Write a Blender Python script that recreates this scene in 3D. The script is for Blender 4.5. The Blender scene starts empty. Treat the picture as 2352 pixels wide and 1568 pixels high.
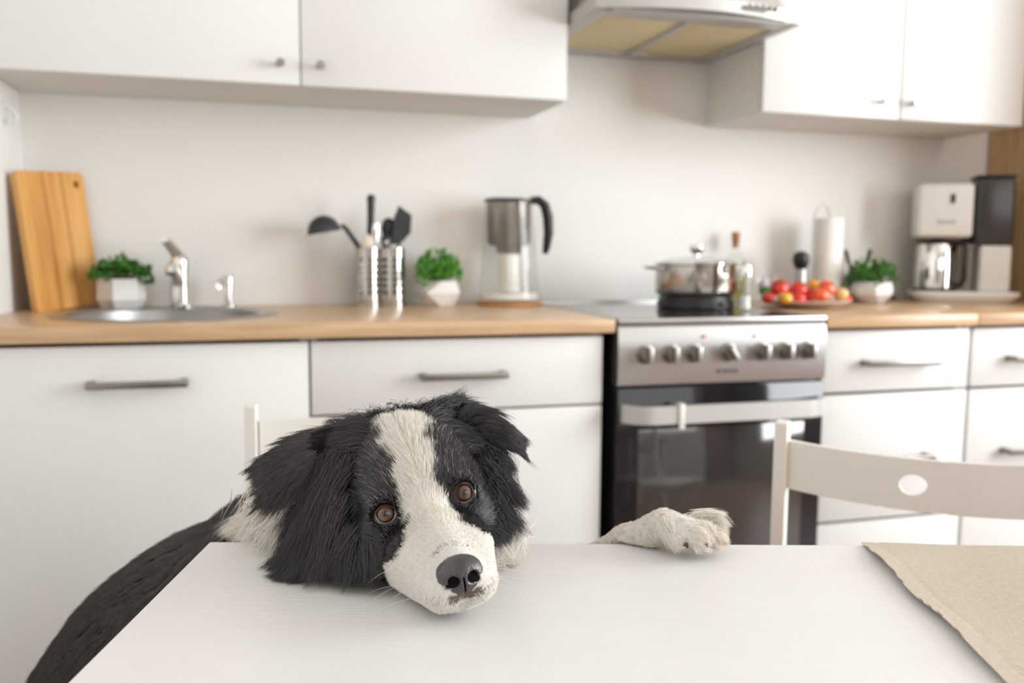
import bpy, bmesh, math, random
import numpy as np
from mathutils import Vector, Matrix, Euler

random.seed(7)
C = bpy.context.scene.collection
PI = math.pi
R = math.radians

# ------------------------------------------------------------------ camera
scn = bpy.context.scene
CAM = np.array([-0.7257, -2.3173, 1.0003])
YAW, PITCH, ROLL, FPX = -0.2854, 0.1011, 0.0078, 2078.66
_f = np.array([-math.sin(YAW) * math.cos(PITCH), math.cos(YAW) * math.cos(PITCH), -math.sin(PITCH)])
_r = np.array([math.cos(YAW), math.sin(YAW), 0.0])
_u = np.cross(_r, _f)
_R = math.cos(ROLL) * _r + math.sin(ROLL) * _u
_U = -math.sin(ROLL) * _r + math.cos(ROLL) * _u
cam_data = bpy.data.cameras.new('camera')
cam = bpy.data.objects.new('camera', cam_data)
C.objects.link(cam)
cam.matrix_world = Matrix(((_R[0], _U[0], -_f[0], CAM[0]), (_R[1], _U[1], -_f[1], CAM[1]),
                           (_R[2], _U[2], -_f[2], CAM[2]), (0, 0, 0, 1)))
cam_data.sensor_width = 36.0
cam_data.lens = 36.0 * FPX / 2352.0
cam_data.clip_start = 0.05
cam_data.dof.use_dof = True
cam_data.dof.focus_distance = 0.66
cam_data.dof.aperture_fstop = 5.6
cam_data.dof.aperture_blades = 0
scn.camera = cam


def at(px, py, depth):
    """world point seen at a pixel of the 2352x1568 frame, at a depth along the view axis"""
    return CAM + depth * (_f + (px - 1176) / FPX * _R - (py - 784) / FPX * _U)


# ------------------------------------------------------------------ view, world, lights
scn.view_settings.view_transform = 'Standard'
scn.view_settings.look = 'None'
scn.view_settings.gamma = 1.0
scn.view_settings.exposure = 0.10
scn.view_settings.use_curve_mapping = False
try:
    scn.cycles.use_denoising = True
    scn.cycles.max_bounces = 10
    scn.cycles.diffuse_bounces = 5
    scn.cycles.glossy_bounces = 5
    scn.cycles.transmission_bounces = 8
    scn.cycles.sample_clamp_indirect = 6.0
    scn.cycles.caustics_reflective = False
    scn.cycles.caustics_refractive = False
except Exception:
    pass

world = bpy.data.worlds.new('daylight')
scn.world = world
world.use_nodes = True
bg = world.node_tree.nodes['Background']
bg.inputs[0].default_value = (0.80, 0.88, 1.0, 1)
bg.inputs[1].default_value = 1.0


def area(name, loc, rot, sx, sy, power, col):
    d = bpy.data.lights.new(name, 'AREA')
    d.shape = 'RECTANGLE'
    d.size, d.size_y, d.energy, d.color = sx, sy, power, col
    o = bpy.data.objects.new(name, d)
    o.location, o.rotation_euler = loc, rot
    C.objects.link(o)
    return o


# daylight in the big side window (right wall); soft fill added behind the camera
area('side_window_daylight', (2.62, -2.20, 1.52), (0, R(90), 0), 1.62, 1.9, 127, (0.925, 0.97, 1.0))
area('rear_fill_light', (0.55, -4.07, 1.65), (R(90), 0, 0), 2.0, 1.1, 13, (1.0, 0.95, 0.87))

# ------------------------------------------------------------------ materials
def mat(name, col, rough=0.5, metal=0.0, spec=0.5, noise=0.0, nscale=8.0, coat=0.0, trans=0.0, ior=1.45,
        bump=0.0, bscale=60.0, stretch=None, col2=None, sss=0.0, rough_noise=0.0, aniso=0.0, emit=None):
    m = bpy.data.materials.new(name)
    m.use_nodes = True
    nt = m.node_tree
    b = nt.nodes['Principled BSDF']
    c = tuple(col) + (1,)
    b.inputs['Base Color'].default_value = c
    b.inputs['Roughness'].default_value = rough
    b.inputs['Metallic'].default_value = metal
    b.inputs['Specular IOR Level'].default_value = spec
    b.inputs['Coat Weight'].default_value = coat
    b.inputs['Coat Roughness'].default_value = 0.05
    b.inputs['Transmission Weight'].default_value = trans
    b.inputs['IOR'].default_value = ior
    if sss:
        b.inputs['Subsurface Weight'].default_value = sss
        b.inputs['Subsurface Radius'].default_value = (0.01, 0.005, 0.003)
    if aniso:
        b.inputs['Anisotropic'].default_value = aniso
    if emit:
        b.inputs['Emission Color'].default_value = tuple(emit[0]) + (1,)
        b.inputs['Emission Strength'].default_value = emit[1]
    tc = nt.nodes.new('ShaderNodeTexCoord')
    mp = nt.nodes.new('ShaderNodeMapping')
    nt.links.new(tc.outputs['Object'], mp.inputs['Vector'])
    if stretch:
        mp.inputs['Scale'].default_value = stretch
    if noise or col2:
        n = nt.nodes.new('ShaderNodeTexNoise')
        n.inputs['Scale'].default_value = nscale
        n.inputs['Detail'].default_value = 6
        nt.links.new(mp.outputs[0], n.inputs['Vector'])
        r = nt.nodes.new('ShaderNodeValToRGB')
        if col2 is None:
            col2 = tuple(x * (1 - noise) for x in col)
        r.color_ramp.elements[0].color = tuple(col2) + (1,)
        r.color_ramp.elements[1].color = c
        r.color_ramp.elements[0].position = 0.35
        r.color_ramp.elements[1].position = 0.62
        nt.links.new(n.outputs['Fac'], r.inputs[0])
        nt.links.new(r.outputs[0], b.inputs['Base Color'])
    if bump:
        n2 = nt.nodes.new('ShaderNodeTexNoise')
        n2.inputs['Scale'].default_value = bscale
        n2.inputs['Detail'].default_value = 4
        nt.links.new(mp.outputs[0], n2.inputs['Vector'])
        bp = nt.nodes.new('ShaderNodeBump')
        bp.inputs['Strength'].default_value = bump
        bp.inputs['Distance'].default_value = 0.002
        nt.links.new(n2.outputs['Fac'], bp.inputs['Height'])
        nt.links.new(bp.outputs[0], b.inputs['Normal'])
    return m


def srgb(r, g, b):
    f = lambda v: (v / 255) / 12.92 if v / 255 <= 0.04045 else ((v / 255 + 0.055) / 1.055) ** 2.4
    return (f(r), f(g), f(b))


M = {}
M['wall'] = mat('painted_wall', (0.835, 0.82, 0.79), 0.75, spec=0.25, noise=0.02, nscale=2, bump=0.15, bscale=180)
M['wall2'] = mat('beige_wall_paint', (0.47, 0.43, 0.37), 0.8, noise=0.03, nscale=2)
M['ceiling'] = mat('ceiling_paint', (0.84, 0.81, 0.76), 0.9, noise=0.02, nscale=2)
M['floor'] = mat('floor_boards', (0.27, 0.145, 0.10), 0.38, col2=(0.18, 0.092, 0.062), nscale=3, stretch=(1, 14, 1), bump=0.1)
M['lam'] = mat('white_laminate', (0.745, 0.74, 0.725), 0.34, spec=0.45, noise=0.012, nscale=3)
M['lamside'] = mat('white_carcass', (0.74, 0.73, 0.70), 0.5, noise=0.02, nscale=3)
M['oak'] = mat('worktop_wood', (0.60, 0.405, 0.24), 0.30, col2=(0.49, 0.315, 0.175), nscale=5, stretch=(1.2, 16, 16), spec=0.5, bump=0.05)
M['steel'] = mat('brushed_steel', (0.46, 0.45, 0.44), 0.36, 1.0, noise=0.05, nscale=30, stretch=(1, 1, 30), bump=0.03, bscale=300)
M['chrome'] = mat('chrome', (0.78, 0.77, 0.75), 0.08, 1.0, noise=0.01)
M['potsteel'] = mat('polished_pot_steel', (0.50, 0.47, 0.44), 0.12, 1.0, noise=0.03)
M['nickel'] = mat('satin_nickel', (0.30, 0.275, 0.25), 0.36, 1.0, noise=0.03, nscale=40)
M['black'] = mat('black_plastic', (0.012, 0.012, 0.013), 0.32, noise=0.2, nscale=20)
M['dkgrey'] = mat('dark_grey_nylon', (0.035, 0.037, 0.042), 0.38, noise=0.15, nscale=20)
M['enamel'] = mat('black_enamel', (0.010, 0.010, 0.011), 0.35, noise=0.1)
M['oglass'] = mat('oven_glass', (0.010, 0.010, 0.012), 0.07, spec=0.5, coat=0.1, noise=0.05)
M['owin'] = mat('oven_window_glass', (0.035, 0.033, 0.032), 0.08, spec=1.0, coat=0.5, noise=0.05)
M['ceramic'] = mat('ceramic_hob', (0.03, 0.03, 0.032), 0.08, spec=0.8, coat=0.5, noise=0.1)
M['silver'] = mat('silver_paint', (0.60, 0.59, 0.575), 0.35, 0.35, noise=0.02)
M['white'] = mat('white_plastic', (0.78, 0.77, 0.73), 0.30, noise=0.01)
M['warmwhite'] = mat('warm_white_paint', (0.76, 0.745, 0.71), 0.40, noise=0.02, nscale=6)
M['tablew'] = mat('white_table_paint', (0.76, 0.755, 0.755), 0.40, noise=0.015, nscale=9, stretch=(1, 8, 1), bump=0.10, bscale=40)
M['chairw'] = mat('white_lacquer', (0.82, 0.785, 0.725), 0.34, noise=0.02, nscale=6)
M['potwhite'] = mat('white_ceramic', (0.82, 0.80, 0.775), 0.42, noise=0.02, nscale=12, bump=0.05)
M['leaf'] = mat('parsley_leaf', (0.09, 0.29, 0.04), 0.5, col2=(0.03, 0.13, 0.018), nscale=70, spec=0.3)
M['leaf2'] = mat('pale_leaf', (0.15, 0.42, 0.06), 0.5, col2=(0.07, 0.23, 0.035), nscale=70, spec=0.3)
M['stem'] = mat('green_stem', (0.10, 0.22, 0.05), 0.5, noise=0.2)
M['soil'] = mat('potting_soil', (0.03, 0.02, 0.014), 0.9, noise=0.4, nscale=90)
M['cork'] = mat('cork', (0.45, 0.22, 0.09), 0.7, col2=(0.30, 0.13, 0.05), nscale=120)
M['trivet'] = mat('honey_wood', (0.60, 0.28, 0.07), 0.45, col2=(0.45, 0.19, 0.045), nscale=20, stretch=(1, 8, 1))
M['filter'] = mat('grease_filter', (0.70, 0.61, 0.36), 0.5, 0.1, noise=0.12, nscale=120)
M['hoodsteel'] = mat('hood_steel', (0.50, 0.485, 0.465), 0.42, 0.45, noise=0.03, nscale=20)
M['paper'] = mat('kitchen_paper', (0.86, 0.85, 0.81), 0.9, noise=0.03, nscale=40, bump=0.2)
M['plate'] = mat('glazed_plate', (0.72, 0.60, 0.50), 0.25, noise=0.03, coat=0.3)
M['tomato'] = mat('tomato_skin', (0.72, 0.022, 0.012), 0.14, col2=(0.55, 0.015, 0.008), nscale=14, coat=0.5)
M['orange'] = mat('orange_tomato_skin', (0.80, 0.13, 0.02), 0.16, col2=(0.70, 0.05, 0.015), nscale=25, coat=0.5)
M['yellow'] = mat('yellow_pepper_skin', (0.80, 0.42, 0.03), 0.18, col2=(0.72, 0.28, 0.02), nscale=30, coat=0.5)
M['cream'] = mat('onion_skin', (0.80, 0.60, 0.28), 0.35, col2=(0.70, 0.42, 0.15), nscale=20, stretch=(4, 4, 1))
M['pinkred'] = mat('radish_skin', (0.75, 0.06, 0.06), 0.25, col2=(0.62, 0.03, 0.04), nscale=30)
M['green'] = mat('cucumber_skin', (0.10, 0.30, 0.04), 0.35, col2=(0.06, 0.20, 0.02), nscale=50)
M['oil'] = mat('olive_oil', (0.75, 0.72, 0.15), 0.05, trans=0.85, ior=1.3, noise=0.05)
M['brown'] = mat('dark_brown_wood', (0.12, 0.05, 0.03), 0.5, noise=0.3, nscale=40)
M['tan'] = mat('light_wood_panel', (0.62, 0.42, 0.22), 0.45, col2=(0.52, 0.34, 0.17), nscale=4, stretch=(10, 10, 1))
M['dkglass'] = mat('smoked_plastic', (0.040, 0.034, 0.034), 0.22, spec=0.6, coat=0.1, noise=0.05)
M['ink'] = mat('dark_print', (0.03, 0.03, 0.035), 0.5, noise=0.1)
M['greyink'] = mat('grey_print', (0.30, 0.30, 0.29), 0.5, noise=0.1)
M['red'] = mat('red_lamp_lens', (0.75, 0.08, 0.07), 0.2, noise=0.05)
M['amber'] = mat('amber_lamp_lens', (0.75, 0.42, 0.18), 0.2, noise=0.05)
M['rubber'] = mat('grey_rubber', (0.20, 0.20, 0.19), 0.7, noise=0.1)
M['frame'] = mat('window_frame_paint', (0.80, 0.80, 0.79), 0.4, noise=0.01)


def glass(name, col, rough=0.0, ior=1.45):
    """thin clear glass: mostly lets light through, reflects at grazing angles"""
    m = bpy.data.materials.new(name)
    m.use_nodes = True
    nt = m.node_tree
    nt.nodes.remove(nt.nodes['Principled BSDF'])
    out = nt.nodes['Material Output']
    t = nt.nodes.new('ShaderNodeBsdfTransparent')
    t.inputs[0].default_value = tuple(col) + (1,)
    g = nt.nodes.new('ShaderNodeBsdfGlossy')
    g.inputs['Roughness'].default_value = 0.03 + rough
    lw = nt.nodes.new('ShaderNodeLayerWeight')
    lw.inputs[0].default_value = 0.5
    pw = nt.nodes.new('ShaderNodeMath')
    pw.operation = 'POWER'
    pw.inputs[1].default_value = 4.0
    nt.links.new(lw.outputs['Facing'], pw.inputs[0])
    f = nt.nodes.new('ShaderNodeMath')
    f.operation = 'MULTIPLY_ADD'
    f.inputs[1].default_value = 0.45
    f.inputs[2].default_value = 0.035 * (ior - 1) / 0.5
    nt.links.new(pw.outputs[0], f.inputs[0])
    mx = nt.nodes.new('ShaderNodeMixShader')
    nt.links.new(f.outputs[0], mx.inputs[0])
    nt.links.new(t.outputs[0], mx.inputs[1])
    nt.links.new(g.outputs[0], mx.inputs[2])
    nt.links.new(mx.outputs[0], out.inputs[0])
    return m


M['glass'] = glass('clear_glass', (0.985, 0.985, 0.98), 0.02, 1.25)
M['smoke'] = glass('smoky_plastic', (0.80, 0.765, 0.73), 0.04, 1.3)
M['winglass'] = glass('window_glass', (0.97, 0.98, 0.98), 0.0, 1.4)


def wood_board(name):
    m = bpy.data.materials.new(name)
    m.use_nodes = True
    nt = m.node_tree
    b = nt.nodes['Principled BSDF']
    b.inputs['Roughness'].default_value = 0.42
    tc = nt.nodes.new('ShaderNodeTexCoord')
    mp = nt.nodes.new('ShaderNodeMapping')
    mp.inputs['Scale'].default_value = (26, 26, 2.2)
    nt.links.new(tc.outputs['Object'], mp.inputs[0])
    n = nt.nodes.new('ShaderNodeTexNoise')
    n.inputs['Scale'].default_value = 1.0
    n.inputs['Detail'].default_value = 5
    nt.links.new(mp.outputs[0], n.inputs['Vector'])
    r = nt.nodes.new('ShaderNodeValToRGB')
    e = r.color_ramp.elements
    e[0].position, e[0].color = 0.30, (0.42, 0.16, 0.025, 1)
    e[1].position, e[1].color = 0.62, (0.72, 0.39, 0.12, 1)
    x = e.new(0.45)
    x.color = (0.62, 0.29, 0.065, 1)
    nt.links.new(n.outputs['Fac'], r.inputs[0])
    # darker seams between the three staves + knots
    s = nt.nodes.new('ShaderNodeSeparateXYZ')
    nt.links.new(tc.outputs['Object'], s.inputs[0])
    v = nt.nodes.new('ShaderNodeTexVoronoi')
    v.inputs['Scale'].default_value = 9.0
    nt.links.new(tc.outputs['Object'], v.inputs['Vector'])
    kr = nt.nodes.new('ShaderNodeValToRGB')
    kr.color_ramp.elements[0].position = 0.0
    kr.color_ramp.elements[0].color = (0.55, 0.40, 0.3, 1)
    kr.color_ramp.elements[1].position = 0.17
    kr.color_ramp.elements[1].color = (1, 1, 1, 1)
    nt.links.new(v.outputs['Distance'], kr.inputs[0])
    sr = nt.nodes.new('ShaderNodeValToRGB')
    sr.color_ramp.interpolation = 'EASE'
    se = sr.color_ramp.elements
    se[0].position, se[0].color = 0.0, (1, 1, 1, 1)
    se[1].position, se[1].color = 1.0, (1, 1, 1, 1)
    for p0 in (0.36, 0.66):
        for dp, c in ((-0.035, 1.0), (0.0, 0.66), (0.035, 1.0)):
            q = se.new(p0 + dp)
            q.color = (c, c * 0.82 if c < 1 else 1, c * 0.6 if c < 1 else 1, 1)
    mr = nt.nodes.new('ShaderNodeMapRange')
    mr.inputs['From Min'].default_value = -0.085
    mr.inputs['From Max'].default_value = 0.085
    nt.links.new(s.outputs[0], mr.inputs[0])
    nt.links.new(mr.outputs[0], sr.inputs[0])
    m1 = nt.nodes.new('ShaderNodeMixRGB')
    m1.blend_type = 'MULTIPLY'
    m1.inputs[0].default_value = 1
    nt.links.new(r.outputs[0], m1.inputs[1])
    nt.links.new(sr.outputs[0], m1.inputs[2])
    m2 = nt.nodes.new('ShaderNodeMixRGB')
    m2.blend_type = 'MULTIPLY'
    m2.inputs[0].default_value = 0.7
    nt.links.new(m1.outputs[0], m2.inputs[1])
    nt.links.new(kr.outputs[0], m2.inputs[2])
    nt.links.new(m2.outputs[0], b.inputs['Base Color'])
    return m


M['board'] = wood_board('bamboo_board')


def fabric():
    """ribbed beige cotton: fine woven ribs along the cloth's own x"""
    m = bpy.data.materials.new('ribbed_cotton')
    m.use_nodes = True
    nt = m.node_tree
    b = nt.nodes['Principled BSDF']
    b.inputs['Roughness'].default_value = 0.9
    b.inputs['Specular IOR Level'].default_value = 0.15
    tc = nt.nodes.new('ShaderNodeTexCoord')
    w = nt.nodes.new('ShaderNodeTexWave')
    w.bands_direction = 'X'
    w.inputs['Scale'].default_value = 260.0
    w.inputs['Distortion'].default_value = 0.35
    w.inputs['Detail'].default_value = 2
    w.inputs['Detail Scale'].default_value = 4
    nt.links.new(tc.outputs['Object'], w.inputs['Vector'])
    n = nt.nodes.new('ShaderNodeTexNoise')
    n.inputs['Scale'].default_value = 350
    nt.links.new(tc.outputs['Object'], n.inputs['Vector'])
    r = nt.nodes.new('ShaderNodeValToRGB')
    r.color_ramp.elements[0].position = 0.15
    r.color_ramp.elements[0].color = (0.42, 0.335, 0.25, 1)
    r.color_ramp.elements[1].position = 0.55
    r.color_ramp.elements[1].color = (0.78, 0.70, 0.605, 1)
    nt.links.new(w.outputs['Fac'], r.inputs[0])
    mx = nt.nodes.new('ShaderNodeMixRGB')
    mx.blend_type = 'MULTIPLY'
    mx.inputs[0].default_value = 0.25
    nt.links.new(r.outputs[0], mx.inputs[1])
    nt.links.new(n.outputs['Fac'], mx.inputs[2])
    nt.links.new(mx.outputs[0], b.inputs['Base Color'])
    bp = nt.nodes.new('ShaderNodeBump')
    bp.inputs['Strength'].default_value = 0.7
    bp.inputs['Distance'].default_value = 0.0008
    nt.links.new(w.outputs['Fac'], bp.inputs['Height'])
    nt.links.new(bp.outputs[0], b.inputs['Normal'])
    return m


M['fabric'] = fabric()


# ------------------------------------------------------------------ mesh helpers
class MB:
    """collects shapes and links them as ONE mesh object"""

    def __init__(s):
        s.v, s.f = [], []

    def add(s, vs, fs):
        o = len(s.v)
        s.v += [tuple(v) for v in vs]
        s.f += [tuple(i + o for i in f) for f in fs]
        return s

    def box(s, x0, x1, y0, y1, z0, z1, bev=0.0, rot=None, seg=2):
        bm = bmesh.new()
        bmesh.ops.create_cube(bm, size=1)
        for v in bm.verts:
            v.co = Vector(((x1 - x0) * v.co.x, (y1 - y0) * v.co.y, (z1 - z0) * v.co.z))
        if bev:
            bmesh.ops.bevel(bm, geom=list(bm.edges), offset=bev, segments=seg, profile=0.5, affect='EDGES')
        c = Vector(((x0 + x1) / 2, (y0 + y1) / 2, (z0 + z1) / 2))
        rm = Euler(rot).to_matrix() if rot else None
        bm.verts.index_update()
        vs = [((rm @ v.co) if rm else v.co) + c for v in bm.verts]
        fs = [[v.index for v in f.verts] for f in bm.faces]
        bm.free()
        return s.add(vs, fs)

    def lathe(s, prof, c=(0, 0, 0), n=40, axis='Z', cap=True, flat=False):
        """prof: list of (r, h)"""
        vs, fs = [], []
        for r, h in prof:
            for k in range(n):
                a = 2 * PI * k / n
                x, y = r * math.cos(a), r * math.sin(a)
                if axis == 'Z':
                    p = (x, y, h)
                elif axis == 'Y':
                    p = (x, h, y)
                else:
                    p = (h, x, y)
                vs.append((p[0] + c[0], p[1] + c[1], p[2] + c[2]))
        for i in range(len(prof) - 1):
            for k in range(n):
                a, b = i * n + k, i * n + (k + 1) % n
                fs.append((a, b, b + n, a + n) if axis != 'Y' else (b, a, a + n, b + n))
        if cap:
            if prof[0][0] > 1e-6:
                fs.append(tuple(range(n))[::-1] if axis != 'Y' else tuple(range(n)))
            if prof[-1][0] > 1e-6:
                o = (len(prof) - 1) * n
                fs.append(tuple(range(o, o + n)) if axis != 'Y' else tuple(range(o, o + n))[::-1])
        return s.add(vs, fs)

    def tube(s, pts, rad, n=12, cap=True, flat=1.0, up=None):
        """tube along points; rad a number or list; flat squashes one axis"""
        pts = [Vector(p) for p in pts]
        if not hasattr(rad, '__len__'):
            rad = [rad] * len(pts)
        vs, fs = [], []
        ref = Vector(up) if up else None
        for i, p in enumerate(pts):
            t = (pts[min(i + 1, len(pts) - 1)] - pts[max(i - 1, 0)]).normalized()
            if ref is None:
                ref = Vector((0, 0, 1)) if abs(t.z) < 0.9 else Vector((1, 0, 0))
            a = t.cross(ref)
            if a.length < 1e-5:
                a = t.orthogonal()
            a.normalize()
            b = a.cross(t).normalized()
            if not up:
                ref = b
            for k in range(n):
                w = 2 * PI * k / n
                vs.append(p + a * (rad[i] * math.cos(w)) + b * (rad[i] * flat * math.sin(w)))
        for i in range(len(pts) - 1):
            for k in range(n):
                x, y = i * n + k, i * n + (k + 1) % n
                fs.append((x, y, y + n, x + n))
        if cap:
            fs.append(tuple(range(n))[::-1])
            o = (len(pts) - 1) * n
            fs.append(tuple(range(o, o + n)))
        return s.add(vs, fs)

    def grid(s, fn, nu, nv, closed_u=False):
        vs = [fn(i / (nu - (0 if closed_u else 1)), j / (nv - 1)) for j in range(nv) for i in range(nu)]
        fs = []
        for j in range(nv - 1):
            for i in range(nu if closed_u else nu - 1):
                a, b = j * nu + i, j * nu + (i + 1) % nu
                fs.append((a, b, b + nu, a + nu))
        return s.add(vs, fs)

    def mesh(s, name):
        me = bpy.data.meshes.new(name)
        me.from_pydata([tuple(v) for v in s.v], [], s.f)
        bm = bmesh.new()
        bm.from_mesh(me)
        bmesh.ops.recalc_face_normals(bm, faces=list(bm.faces))
        bm.to_mesh(me)
        bm.free()
        me.polygons.foreach_set('use_smooth', [True] * len(me.polygons))
        me.set_sharp_from_angle(angle=R(38))
        return me

    def build(s, name, m, parent=None, loc=None, rot=None, mods=None):
        me = s.mesh(name)
        me.materials.append(M[m] if isinstance(m, str) else m)
        o = bpy.data.objects.new(name, me)
        C.objects.link(o)
        if parent:
            o.parent = parent
        if loc:
            o.location = loc
        if rot:
            o.rotation_euler = rot
        if mods:
            for k in mods:
                md = o.modifiers.new(k[0].lower(), k[0])
                for a, b in k[1].items():
                    setattr(md, a, b)
        return o


def tag(o, label, cat, group=None):
    o['label'] = label
    o['category'] = cat
    if group:
        o['group'] = group
    return o


def thing(name, label, cat, loc=(0, 0, 0), rotz=0, group=None):
    o = bpy.data.objects.new(name, None)
    C.objects.link(o)
    o.location = loc
    o.rotation_euler = (0, 0, rotz)
    o.empty_display_size = 0.05
    return tag(o, label, cat, group)


def struct(o):
    o['kind'] = 'structure'
    return o


def dup(root, loc, rotz=0, label=None, scale=None):
    """copy of a thing with copies of its parts and sub-parts"""
    def cp(o, par):
        c = o.copy()
        C.objects.link(c)
        if par:
            c.parent = par
        for ch in list(o.children):
            cp(ch, c)
        return c
    r = cp(root, None)
    r.location = loc
    r.rotation_euler = (0, 0, rotz)
    if scale:
        r.scale = scale
    if label:
        r['label'] = label
    return r


def text_part(name, body, size, loc, rot, m, parent, ext=0.0003):
    cu = bpy.data.curves.new(name, 'FONT')
    cu.body, cu.size, cu.extrude = body, size, ext
    cu.align_x, cu.align_y = 'CENTER', 'CENTER'
    t = bpy.data.objects.new(name, cu)
    C.objects.link(t)
    bpy.context.view_layer.update()
    me = bpy.data.meshes.new_from_object(t)
    bpy.data.objects.remove(t)
    me.materials.append(M[m])
    o = bpy.data.objects.new(name, me)
    C.objects.link(o)
    o.location, o.rotation_euler = loc, rot
    o.parent = parent
    return o

# ------------------------------------------------------------------ the room
struct(MB().box(-1.45, 2.85, 0.0, 0.15, 0, 2.6).build('wall_back', 'wall'))
struct(MB().box(-1.45, -1.21, -4.3, 0.0, 0, 2.6).build('wall_left', 'wall'))
# right wall with its window opening (y -3.05..-1.35, z 0.75..2.3)
w = MB()
w.box(2.65, 2.85, -1.25, 0.0, 0, 2.6).box(2.65, 2.85, -4.3, -3.15, 0, 2.6)
w.box(2.65, 2.85, -3.15, -1.25, 0, 0.70).box(2.65, 2.85, -3.15, -1.25, 2.34, 2.6)
struct(w.build('wall_right', 'wall2'))
w = MB()
w.box(-1.45, -0.5, -4.3, -4.1, 0, 2.6).box(1.6, 2.85, -4.3, -4.1, 0, 2.6)
w.box(-0.5, 1.6, -4.3, -4.1, 0, 1.1).box(-0.5, 1.6, -4.3, -4.1, 2.2, 2.6)
struct(w.build('wall_front', 'wall2'))
struct(MB().box(-1.45, 2.85, -4.3, 0.15, -0.06, 0.0).build('floor', 'floor'))
struct(MB().box(-1.45, 2.85, -4.3, 0.15, 2.6, 2.7).build('ceiling', 'ceiling'))
w = MB()
for y0, y1 in ((-3.15, -3.09), (-2.23, -2.17), (-1.31, -1.25)):
    w.box(2.72, 2.78, y0, y1, 0.70, 2.34, 0.004)
w.box(2.72, 2.78, -3.09, -1.31, 0.70, 0.76, 0.004).box(2.72, 2.78, -3.09, -1.31, 2.28, 2.34, 0.004)
win = struct(w.build('window_1', 'frame'))
MB().box(2.745, 2.75, -3.09, -1.31, 0.76, 2.28).build('glass_pane', 'winglass', win)
w = MB()
for x0, x1 in ((-0.5, -0.44), (0.52, 0.58), (1.54, 1.6)):
    w.box(x0, x1, -4.23, -4.17, 1.1, 2.2, 0.004)
w.box(-0.44, 1.54, -4.23, -4.17, 1.1, 1.16, 0.004).box(-0.44, 1.54, -4.23, -4.17, 2.14, 2.2, 0.004)
win = struct(w.build('added_window', 'frame'))  # unseen window, added to go with the rear fill light
MB().box(-0.44, 1.54, -4.205, -4.2, 1.16, 2.14).build('glass_pane', 'winglass', win)
struct(MB().box(-1.21, -1.195, -2.95, -0.6, 0, 0.07, 0.003).build('baseboard_left', 'frame'))
# brown doors added behind the camera for dark reflections in steel and oven glass
dd = struct(MB().box(-1.208, -1.170, -3.95, -3.10, 0, 2.05, 0.003).build('added_door_1', 'brown'))
MB().lathe([(0.010, 0), (0.010, 0.03), (0.022, 0.04), (0.024, 0.055), (0.0005, 0.06)], (-1.170, -3.20, 1.0), 20, 'X').build('door_handle', 'nickel', dd)
dd = struct(MB().box(1.75, 2.55, -4.098, -4.065, 0, 2.05, 0.003).build('added_door_2', 'brown'))
MB().lathe([(0.010, 0), (0.010, 0.03), (0.022, 0.04), (0.024, 0.055), (0.0005, 0.06)], (1.84, -4.065, 1.0), 20, 'Y').build('door_handle', 'nickel', dd)
struct(MB().box(-1.21, 1.74, -4.1, -4.085, 0, 0.07, 0.003).build('baseboard_front', 'frame'))

# ------------------------------------------------------------------ base cabinets
def bar_handle(parent, x0, x1, y, z, h=0.013):
    t = MB()
    t.box(x0, x1, y - 0.034, y - 0.026, z - h / 2, z + h / 2, 0.0015)
    for x in (x0 + 0.006, x1 - 0.006):
        t.box(x - 0.006, x + 0.006, y - 0.028, y, z - h / 2, z + h / 2, 0.0012)
    return t.build('handle', 'nickel', parent)


def base_cabinet(name, label, x0, x1, fronts, group=None):
    """fronts: list of (part name, z0, z1, handle x0, x1, z or None)"""
    t = thing(name, label, 'cabinet', ((x0 + x1) / 2, -0.28, 0), group=group)
    ox, oy = (x0 + x1) / 2, -0.28
    b = MB()
    b.box(x0 - ox + 0.001, x0 - ox + 0.017, -0.555 - oy, -0.005 - oy, 0.1, 0.828)
    b.box(x1 - ox - 0.017, x1 - ox - 0.001, -0.555 - oy, -0.005 - oy, 0.1, 0.828)
    b.box(x0 - ox + 0.017, x1 - ox - 0.017, -0.555 - oy, -0.005 - oy, 0.1, 0.116)
    b.box(x0 - ox + 0.017, x1 - ox - 0.017, -0.02 - oy, -0.005 - oy, 0.116, 0.828)
    b.build('carcass', 'lamside', t)
    MB().box(x0 - ox + 0.001, x1 - ox - 0.001, -0.52 - oy, -0.505 - oy, 0, 0.1).build('plinth', 'lam', t)
    for nm, z0, z1, hx0, hx1, hz in fronts:
        d = MB().box(x0 - ox + 0.0018, x1 - ox - 0.0018, -0.58 - oy, -0.561 - oy, z0, z1, 0.0015).build(nm, 'lam', t)
        if hx0 is not None:
            bar_handle(d, hx0 - ox, hx1 - ox, -0.58 - oy, hz)
    return t


base_cabinet('sink_cabinet', 'white sink base cabinet with one plain tall door and a bar handle', -1.207, -0.6145,
             [('door', 0.104, 0.824, -1.0, -0.831, 0.757)], 'white base cabinets')
base_cabinet('base_cabinet', 'white base cabinet with one drawer above a door, left of the oven', -0.6135, -0.018,
             [('drawer', 0.6835, 0.824, -0.404, -0.23, 0.753), ('door', 0.104, 0.6785, None, None, None)], 'white base cabinets')
dr = lambda a, b: [('drawer', 0.6845, 0.824, a, b, 0.751), ('drawer', 0.3845, 0.6775, a, b, 0.527),
                   ('drawer', 0.104, 0.3775, a, b, 0.23)]
base_cabinet('drawer_cabinet', 'white three-drawer cabinet right beside the oven', 0.508, 0.911, dr(0.61, 0.804), 'white drawer cabinets')
base_cabinet('drawer_cabinet', 'white three-drawer cabinet at the right edge, partly cut off', 0.918, 1.470, dr(1.019, 1.25), 'white drawer cabinets')

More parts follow.
